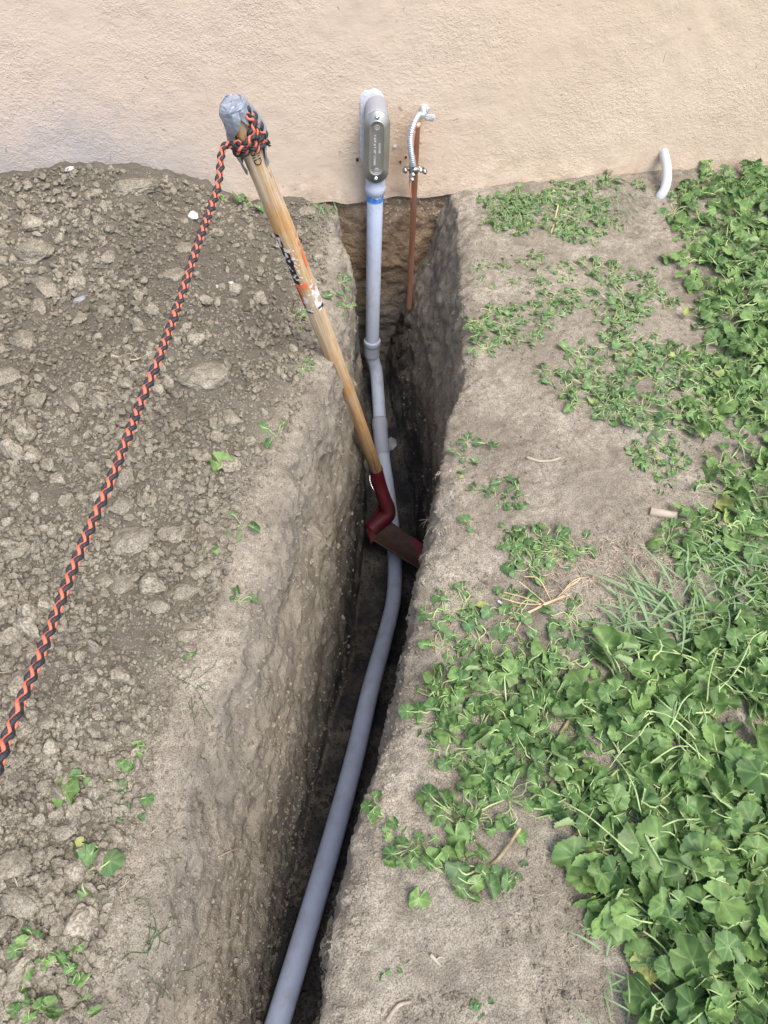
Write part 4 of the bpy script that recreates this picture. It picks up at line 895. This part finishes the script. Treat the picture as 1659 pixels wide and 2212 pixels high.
scat([(1350, 960), (1470, 960), (1490, 1060), (1420, 1060), (1340, 1000)], 8, SM, (.8, 1.1), 'dark ferny low weed in the bare ground beside the dense growth', 'low weeds by the dense growth', 7, 16)
scat([(1100, 1150), (1180, 1140), (1260, 1180), (1230, 1240), (1110, 1220)], 9, SM, (1.0, 1.5), 'small mallow in the clump above the dry forked twig', 'mallows above the forked twig', 8, 16)
scat([(990, 950), (1060, 960), (1130, 1040), (1120, 1110), (1020, 1110), (980, 1060)], 9, TW, (.7, 1.1), 'tiny mallow sprig on bare soil right of the shovel blade', 'tiny sprigs right of the shovel', 9, 24)
scat([(930, 1300), (1080, 1280), (1230, 1310), (1300, 1360), (1300, 1440), (1120, 1440), (940, 1420), (900, 1360)], 15, SM, (1.0, 1.6), 'creeping mallow in the thin growth below the forked twig', 'mallows below the forked twig', 10, 22)
scat([(930, 1500), (1040, 1440), (1200, 1450), (1290, 1500), (1290, 1700), (1250, 1830), (1100, 1850), (950, 1800), (960, 1650), (930, 1580)], 24, MD, (.8, 1.15), 'leafy mallow in the spreading mat between trench and dense growth', 'mallows in the spreading mat', 11, 24)
scat([(1300, 1450), (1480, 1330), (1700, 1350), (1750, 1900), (1720, 2212), (1480, 2212), (1400, 2050), (1320, 1900), (1270, 1650)], 28, LG, (.8, 1.12), 'large-leaved mallow standing in the dense growth at lower right', 'large mallows in the dense growth', 12, 34)
scat([(1470, 440), (1600, 400), (1720, 420), (1720, 1100), (1640, 1080), (1580, 900), (1530, 700), (1490, 560)], 34, MD, (1.0, 1.4), 'tall mallow with broad leaves in the strip along the upper right', 'mallows in the upper right strip', 13, 26)
scat([(1445, 400), (1470, 385), (1700, 362), (1720, 420), (1600, 420), (1450, 440)], 14, MD, (.6, 1.0), 'mallow crowding the wall base right of the bent pipe', 'mallows at the wall right of the bent pipe', 14, 14)
# single sprigs one can point to
ONE = [(460, 1000, SG, 1.5, 'single big round mallow leaf on the clods left of the shovel neck'), (598, 945, TW, 1.2, 'two-leaved mallow sprig on the trench lip left of the shovel neck'),
 (148, 1730, SG, 1.15, 'one big flat mallow leaf lying on clods at the lower left'), (285, 1640, MD, .75, 'leafy mallow sprig at the lip left of the trench bottom'), (215, 1685, TW, 1.0, 'lone drooping mallow sprig left of the leafy lip sprig'),
 (285, 1740, TW, .8, 'thin mallow sprig hanging at the trench bank below the leafy one'), (225, 1838, TW, 1.2, 'curled mallow sprig halfway down the lower bank'), (180, 1885, TW, 1.4, 'two-lobed pale sprig just above the bottom left cluster'),
 (100, 2055, MD, 1.0, 'wilting mallow with one yellow leaf in the bottom left cluster'), (165, 2075, MD, .8, 'mallow reaching toward the trench in the bottom left cluster'), (60, 2170, MD, .95, 'mallow cut by the bottom edge in the left corner'), (150, 2180, MD, .8, 'low mallow beside the corner one at the bottom left'),
 (455, 1185, MD, .62, 'spreading mallow on clods left of the trench at mid height'), (525, 1130, TW, 1.2, 'ferny green sprig at the trench lip above the spreading mallow'), (515, 1300, TW, .9, 'yellowing sprig on the pale trench bank'), (412, 1420, TW, .6, 'tiny sprig on the smooth bank left of the trench'),
 (640, 695, SM, .9, 'mallow cluster behind the shovel handle on the left bank'), (655, 800, SM, .75, 'little mallow touching the left of the shovel handle'), (735, 610, SM, .8, 'mallow hanging over the left trench corner by the handle'), (745, 660, SM, .7, 'mallow trailing into the trench under the left corner'),
 (720, 640, TW, .9, 'yellow-green sprig beside the worn sticker'), (505, 395, TW, 1.5, 'mallow sprig against the wall left of the handle'), (545, 425, TW, 1.4, 'dark mallow clump touching the handle at the wall foot'), (470, 395, SG, .7, 'single upright leaf at the wall behind the rope'),
 (700, 445, SM, .7, 'small weed at the corner where heap, wall and trench meet'), (1310, 372, TW, 1.6, 'tall mallow sprig against the stucco left of the bent pipe'), (1120, 1060, TW, .9, 'sprig right of the blade with pointed leaves'), (1010, 1135, TW, 1.1, 'pale fleshy sprig at the right lip beside the blade'),
 (945, 405, TW, .55, 'tiny bright sprig at the wall foot right of the copper rod'), (1120, 1080, SM, .6, 'fine-leaved weed right of the shovel blade'), (835, 1765, MD, .55, 'mallow sprig leaning over the right trench lip'), (900, 1830, MD, .7, 'round-leaved mallow nearest the right trench lip'),
 (960, 1885, MD, .8, 'mallow with a big round leaf at the mat bottom'), (900, 1935, SG, .8, 'limp mallow leaf hanging below the mat'), (850, 2090, TW, .6, 'tiny two-leaved seedling on bare soil low down'), (1030, 2160, TW, .6, 'small seedling at the bottom edge of the bare soil'),
 (1500, 1130, MD, .8, 'light-leaved mallow beside the short driftwood stick'), (1440, 1175, MD, .75, 'broad-leaved mallow at the edge under the driftwood stick'), (1040, 1875, TW, 1.5, 'pale curled mallow leaf at the bottom of the mat'), (1100, 1900, TW, 1.0, 'wilted mallow scrap on bare soil below the mat')]
for k, (a_, b_, pr, sc, lb) in enumerate(ONE):
    p, nn = hitp(a_, b_)
    if p is None: continue
    q = pr[k % len(pr)]; put_plant(q, p-np.array([0, 0, .002]), sc*((1.25 if pr is not MD else .65) if a_ < 780 else 1.1), k*1.7, lb, None, n=nn)
# dense understorey (uncountable)
def mass(name, polys, lm, label, seed, hi_run=False):
    r = np.random.default_rng(seed); A = [[] for _ in range(6)]; nb = sb = 0
    for poly, n, nl, lr, sp, h, hi in polys:
        for a_, b_ in scatter_px(poly, n, seed+len(poly)+n):
            p, nn = hitp(a_, b_)
            if p is None or nn[2] < .3: continue
            o = plant_arrays(r, nl, lr*r.uniform(.7, 1.2), sp, h*r.uniform(.6, 1.2), hi, None, p)
            A[0].append(o[0]); A[1].append(o[1]+nb); A[2].append(o[2]); A[3].append(o[3]); A[4].append(o[4]); A[5].append(o[5]+sb); nb += len(o[0]); sb += len(o[4])
    LVv, LFf, Ve, Ti, SVv, SFf = [np.concatenate(x) for x in A]
    for poly, n, nl, lr, sp, h, hi in polys[:1] if hi_run else []:
        for a_, b_ in scatter_px(poly, 55, seed+5):
            p, nn = hit(a_, b_); az = r.uniform(0, 6.28); L_ = r.uniform(.08, .20); P = [p]
            for q in range(4): az += r.normal(0, .28); P.append(P[-1]+np.array([math.cos(az)*L_/4, math.sin(az)*L_/4, [.035, .012, -.004, -.012][q]*r.uniform(.6, 1.3)]))
            V_, F_ = tube(spline(P, 16), np.linspace(.0017, .0010, 16), 6, cap=False); SVv = np.vstack([SVv, V_]); SFf = np.vstack([SFf, F_+sb]); sb += len(V_)
    SF3 = np.vstack([SFf[:, [0, 1, 2]], SFf[:, [0, 2, 3]]])+len(LVv); V = np.vstack([LVv, SVv]); F_ = np.vstack([LFf, SF3]); mi = np.concatenate([np.zeros(len(LFf)), np.ones(len(SF3))])
    me = mkmesh(name, V, F_, [lm, M_stem], True, {'vein': np.concatenate([Ve, np.zeros(len(SVv))]), 'tint': np.concatenate([Ti, np.full(len(SVv), .5)])}, mi)
    tag(link(name, me), label, None, None, 'stuff')
lower = [(1330, 1480), (1480, 1420), (1680, 1440), (2000, 1440), (2000, 2300), (1500, 2300), (1420, 2100), (1370, 2000), (1340, 1900), (1290, 1700)]
upper = [(1445, 425), (1450, 385), (1580, 372), (1800, 365), (2000, 400), (2000, 1180), (1560, 1160), (1540, 1000), (1500, 900), (1510, 720), (1485, 600), (1445, 500)]
midr = [(1440, 1120), (1620, 1020), (2000, 1100), (2000, 1450), (1520, 1450), (1400, 1420), (1480, 1330), (1480, 1230)]
mass('mallow_ground_cover', [(lower, 100, 8, .0255, .085, .055, True), (upper, 190, 8, .0215, .065, .048, True), (midr, 85, 7, .023, .07, .05, True)], M_leaf, 'dense mallow leaves and stems covering the ground', 55, True)
matp = [(930, 1490), (1060, 1430), (1290, 1450), (1330, 1500), (1290, 1750), (1250, 1850), (1080, 1860), (930, 1790), (950, 1650)]
bandp = [(1170, 740), (1350, 720), (1520, 760), (1560, 930), (1600, 1050), (1500, 1000), (1380, 930), (1190, 870)]
mass('low_weed_cover', [(matp, 22, 7, .0085, .045, .014, False), (bandp, 62, 6, .0075, .035, .012, False), ([(1000, 540), (1450, 540), (1500, 720), (1000, 770)], 42, 5, .0065, .03, .008, False),
    ([(920, 1280), (1300, 1280), (1330, 1440), (900, 1440)], 16, 6, .0075, .04, .010, False), ([(1040, 430), (1340, 420), (1340, 500), (1050, 500)], 60, 6, .0085, .032, .016, False), ([(1300, 1350), (1480, 1340), (1480, 1500), (1300, 1500)], 40, 6, .011, .045, .016, False), (lower, 120, 7, .010, .05, .018, False), (upper, 120, 7, .009, .045, .016, False)], M_leafs, 'tiny-leaved low weeds creeping over trodden soil', 56)

# ------------------------------------------------------------------ grass, straw, twigs, roots
def blades(name, polys, mat, label, seed):
    r = np.random.default_rng(seed); V = []; F_ = []; n0 = 0; ti = []
    for poly, n, Lm, wm, up_, azc, azs in polys:
        for a_, b_ in scatter_px(poly, n, seed+n):
            p, nn = hit(a_, b_)
            if p is None or nn[2] < .2: continue
            L_ = Lm*r.uniform(.5, 1.3); w_ = wm*r.uniform(.6, 1.3); az = r.normal(azc, azs); d = np.array([math.cos(az), math.sin(az), 0]); sd_ = np.array([-d[1], d[0], 0]); k = 7
            e0 = up_*r.uniform(.5, 1.3); P = [p.copy()]; e = e0
            for q in range(k-1): P.append(P[-1]+(d*math.cos(e)+np.array([0, 0, math.sin(e)]))*L_/(k-1)); e -= (e0+.25)/(k-1)*1.3*r.uniform(.6, 1.4); e = max(e, -.9)
            P = np.array(P); P[:, 2] = np.maximum(P[:, 2], p[2]+.002); wd = w_*np.array([.7, 1, 1, .9, .7, .4, .05])[:, None]
            V += [P-sd_*wd, P+np.array([0, 0, -1])*wd*.35, P+sd_*wd]
            for q in range(k-1): F_ += [[n0+q, n0+k+q, n0+k+q+1, n0+q+1], [n0+k+q, n0+2*k+q, n0+2*k+q+1, n0+k+q+1]]
            n0 += 3*k; ti += [r.uniform(0, 1)]*(3*k)
    tag(link(name, mkmesh(name, np.vstack(V), np.array(F_), mat, True, {'tint': np.array(ti), 'vein': np.zeros(len(ti))})), label, None, None, 'stuff')
blades('grass', [([(1490, 1190), (1700, 1150), (2000, 1150), (2000, 1500), (1500, 1480), (1450, 1350)], 520, .075, .0019, 1.1, -1.2, 2.2), ([(1330, 1300), (1500, 1250), (1500, 1450), (1340, 1420)], 70, .11, .0020, .7, 2.6, .9),
    ([(1480, 500), (2000, 450), (2000, 1100), (1600, 1000)], 260, .08, .0012, .9, 0, 3), ([(1280, 2000), (1400, 1950), (2000, 2000), (2000, 2300), (1300, 2260)], 110, .07, .0014, .9, 0, 3), ([(1040, 430), (1400, 410), (1400, 490), (1060, 490)], 160, .045, .0011, 1.0, 0, 3),
    ([(640, 440), (740, 430), (750, 480), (660, 500)], 26, .05, .0010, 1.2, 0, 3)], M_grass, 'long green grass blades among the mallow leaves', 61)
def bits(name, polys, mat, label, seed):
    r = np.random.default_rng(seed); g_V = []; g_F = []; n0 = 0
    for poly, n, Lm, wm in polys:
        for a_, b_ in scatter_px(poly, n, seed+n):
            p, nn = hit(a_, b_)
            if p is None or nn[2] < .2: continue
            az = r.uniform(0, 6.28); L_ = Lm*r.uniform(.3, 1.5); d = np.array([math.cos(az), math.sin(az), r.normal(0, .12)]); P = p+np.array([0, 0, .0018])+np.array([-d*L_/2, r.normal(0, L_*.08, 3)*[1, 1, .3], d*L_/2]); V, F_ = tube(P, wm*r.uniform(.6, 1.3)*np.array([.8, 1, .7]), 4, cap=False); g_V.append(V); g_F.append(F_+n0); n0 += len(V)
    tag(link(name, mkmesh(name, np.vstack(g_V), np.vstack(g_F), mat, False)), label, None, None, 'stuff')
bits('dry_litter', [([(1130, 1180), (1400, 1150), (1480, 1260), (1400, 1330), (1180, 1300)], 900, .016, .0007), (right_poly, 1000, .009, .00045), (lower, 250, .03, .0008), ([(1230, 1880), (1380, 1850), (1380, 2212), (1180, 2212), (1000, 1950)], 130, .011, .0005), (bank, 10, .01, .0005) if False else ([(300, 1900), (560, 1150), (520, 1150), (230, 2000)], 60, .012, .0005), ([(0, 600), (600, 500), (500, 1100), (100, 2000), (0, 2000)], 160, .012, .0006)], M_straw, 'dry straw and stem scraps littering the soil', 62)
def stick(pts, r0, r1, mat, lb, cat='twig', nm='twig', lift=.003, branches=()):
    P = []
    for a_ in pts:
        p, n_ = hit(a_[0], a_[1]); P.append(p+n_*(lift+(a_[2] if len(a_) > 2 else 0)))
    o0 = np.array(P[0]); g = G(); S3 = spline(P, 28); g.add(*tube(S3, np.linspace(r0, r1, 28)*(1+.15*fbm(S3, 60, 2, 5)), 9))
    for br in branches:
        B = []
        for a_ in br: p, n_ = hit(a_[0], a_[1]); B.append(p+n_*(lift+(a_[2] if len(a_) > 2 else 0)))
        g.add(*tube(spline(B, 16), np.linspace(r0*.55, r1*.4, 16), 7))
    e = empty(nm, tuple(o0)); tag(e, lb, cat); g.build('wood' if nm == 'twig' else 'strand', mat, e, off=o0); return e
M_pale = simple('pale_wood', (.38, .33, .265), .85, var=.2, sc=50, bump=.3); M_ptwig = simple('peeled_twig', (.58, .44, .26), .75, var=.25, sc=50)
stick([(1404, 1106), (1430, 1112), (1458, 1116)], .0095, .0085, M_pale, 'short thick driftwood stick lying on bare soil at the right')
stick([(1102, 1338), (1140, 1325), (1178, 1306), (1218, 1290)], .0017, .0028, M_ptwig, 'peeled forked twig with many thin branches on bare soil', branches=[[(1178, 1306), (1150, 1285, .008), (1116, 1262, .010)], [(1172, 1308), (1130, 1296, .006), (1090, 1285, .006)], [(1190, 1300), (1160, 1260, .010), (1132, 1252, .008)], [(1200, 1295), (1225, 1275, .008), (1250, 1258, .006)], [(1170, 1308), (1125, 1310, .01), (1080, 1300, .01)], [(1200, 1296), (1235, 1262, .01), (1270, 1248, 0)], [(1150, 1320), (1122, 1350), (1110, 1372)]])
stick([(1138, 990), (1165, 998), (1190, 997), (1210, 990)], .0032, .0020, M_pale, 'grey curved twig above the tiny sprigs right of the trench')
stick([(1075, 1300), (1100, 1318)], .0026, .0024, M_caulk, 'small pale plastic stub pointing at the forked twig', 'plastic stub', 'plastic_stub')
stick([(240, 770), (290, 780), (318, 768)], .0022, .0009, M_straw, 'pale forked root on the heap left of the rope', 'root', 'root', branches=[[(280, 779), (262, 800), (240, 805)], [(300, 776), (280, 765), (262, 772)]])
stick([(470, 1165-18), (440, 1165), (392, 1168)], .003, .0016, M_twig, 'brown bark splinter among clods left of the trench')
stick([(300, 1235), (330, 1222), (358, 1215)], .0040, .0022, M_twig, 'brown wood splinter on the cracked lumps') if False else stick([(468, 1850), (500, 1838), (520, 1830)], .0012, .0008, M_straw, 'thin root poking from the lower trench wall', 'root', 'root')
stick([(655, 1140, .01), (700, 1178, .014), (732, 1200, .004)], .0012, .0008, M_straw, 'pale hair root dangling on the trench wall left of the blade', 'root', 'root')
stick([(930, 2062), (942, 2075), (955, 2088)], .0028, .0014, M_pale, 'pale splinter on bare soil near the bottom', branches=[[(940, 2073), (950, 2066), (962, 2070)]])
stick([(835, 2212-6), (860, 2172), (890, 2165)], .0035, .002, M_pale, 'pale crooked twig at the bottom edge')
stick([(1190, 505), (1197, 480), (1204, 458, .02)], .0026, .0018, M_ptwig, 'orange-brown stick standing in the wall patch')
stick([(1240, 1500), (1232, 1545), (1205, 1590)], .0032, .0026, M_stemd, 'thick bare stem lying across the mallow mat')
stick([(1010, 1900), (1070, 1860), (1120, 1800, .02)], .0030, .0026, M_stemd, 'brown creeping stem at the bottom of the mallow mat')
stick([(940, 1410), (945, 1370), (975, 1350), (965, 1330)], .0016, .0012, M_stemd, 'thin creeping stem near the right trench lip')
for k, (a_, b_) in enumerate([(943, 1140), (960, 1050), (968, 990), (1000, 850), (1005, 790), (925, 1190), (930, 1120), (952, 1020)]):
    p, n_ = hit(a_, b_); q = np.random.default_rng(k+5); g = G()
    for _ in range(5): g.add(*tube(spline([p, p+np.array([-.005, 0, -.004])+q.normal(0, .004, 3), p+np.array([-.009, 0, -.018])+q.normal(0, .008, 3)], 8), .0004, 5))
    e = empty('root', tuple(p)); tag(e, 'wisp of fine roots hanging from the right lip of the trench', 'root', 'root wisps on the right lip'); g.build('strands', M_straw, e, off=p)
# thin wiry green threads on the left bank
for k, (a_, b_, n_, lb) in enumerate([(420, 1480, 9, 'wiry green threads on the smooth bank, highest bunch'), (330, 2010, 9, 'wiry green threads reaching over the lower trench edge'), (360, 2140, 8, 'wiry green threads at the bottom of the bank'), (455, 950, 7, 'wiry grey-green threads above the single big leaf')]):
    q = np.random.default_rng(k+50); p0, _ = hit(a_, b_); g = G()
    for _ in range(n_):
        P = []; cx, cy = a_+q.normal(0, 14), b_+q.normal(0, 22); dx, dy = q.normal(0, 12, 2)
        for s_ in range(4):
            p, nn = hit(cx, cy); P.append(p+nn*.004); cx += dx+q.normal(0, 7); cy += dy+q.normal(0, 7)
        g.add(*tube(spline(P, 14), .0006, 4))
    e = empty('grass_tuft', tuple(p0)); tag(e, lb, 'grass tuft'); g.build('blades', M_grass, e, off=p0)
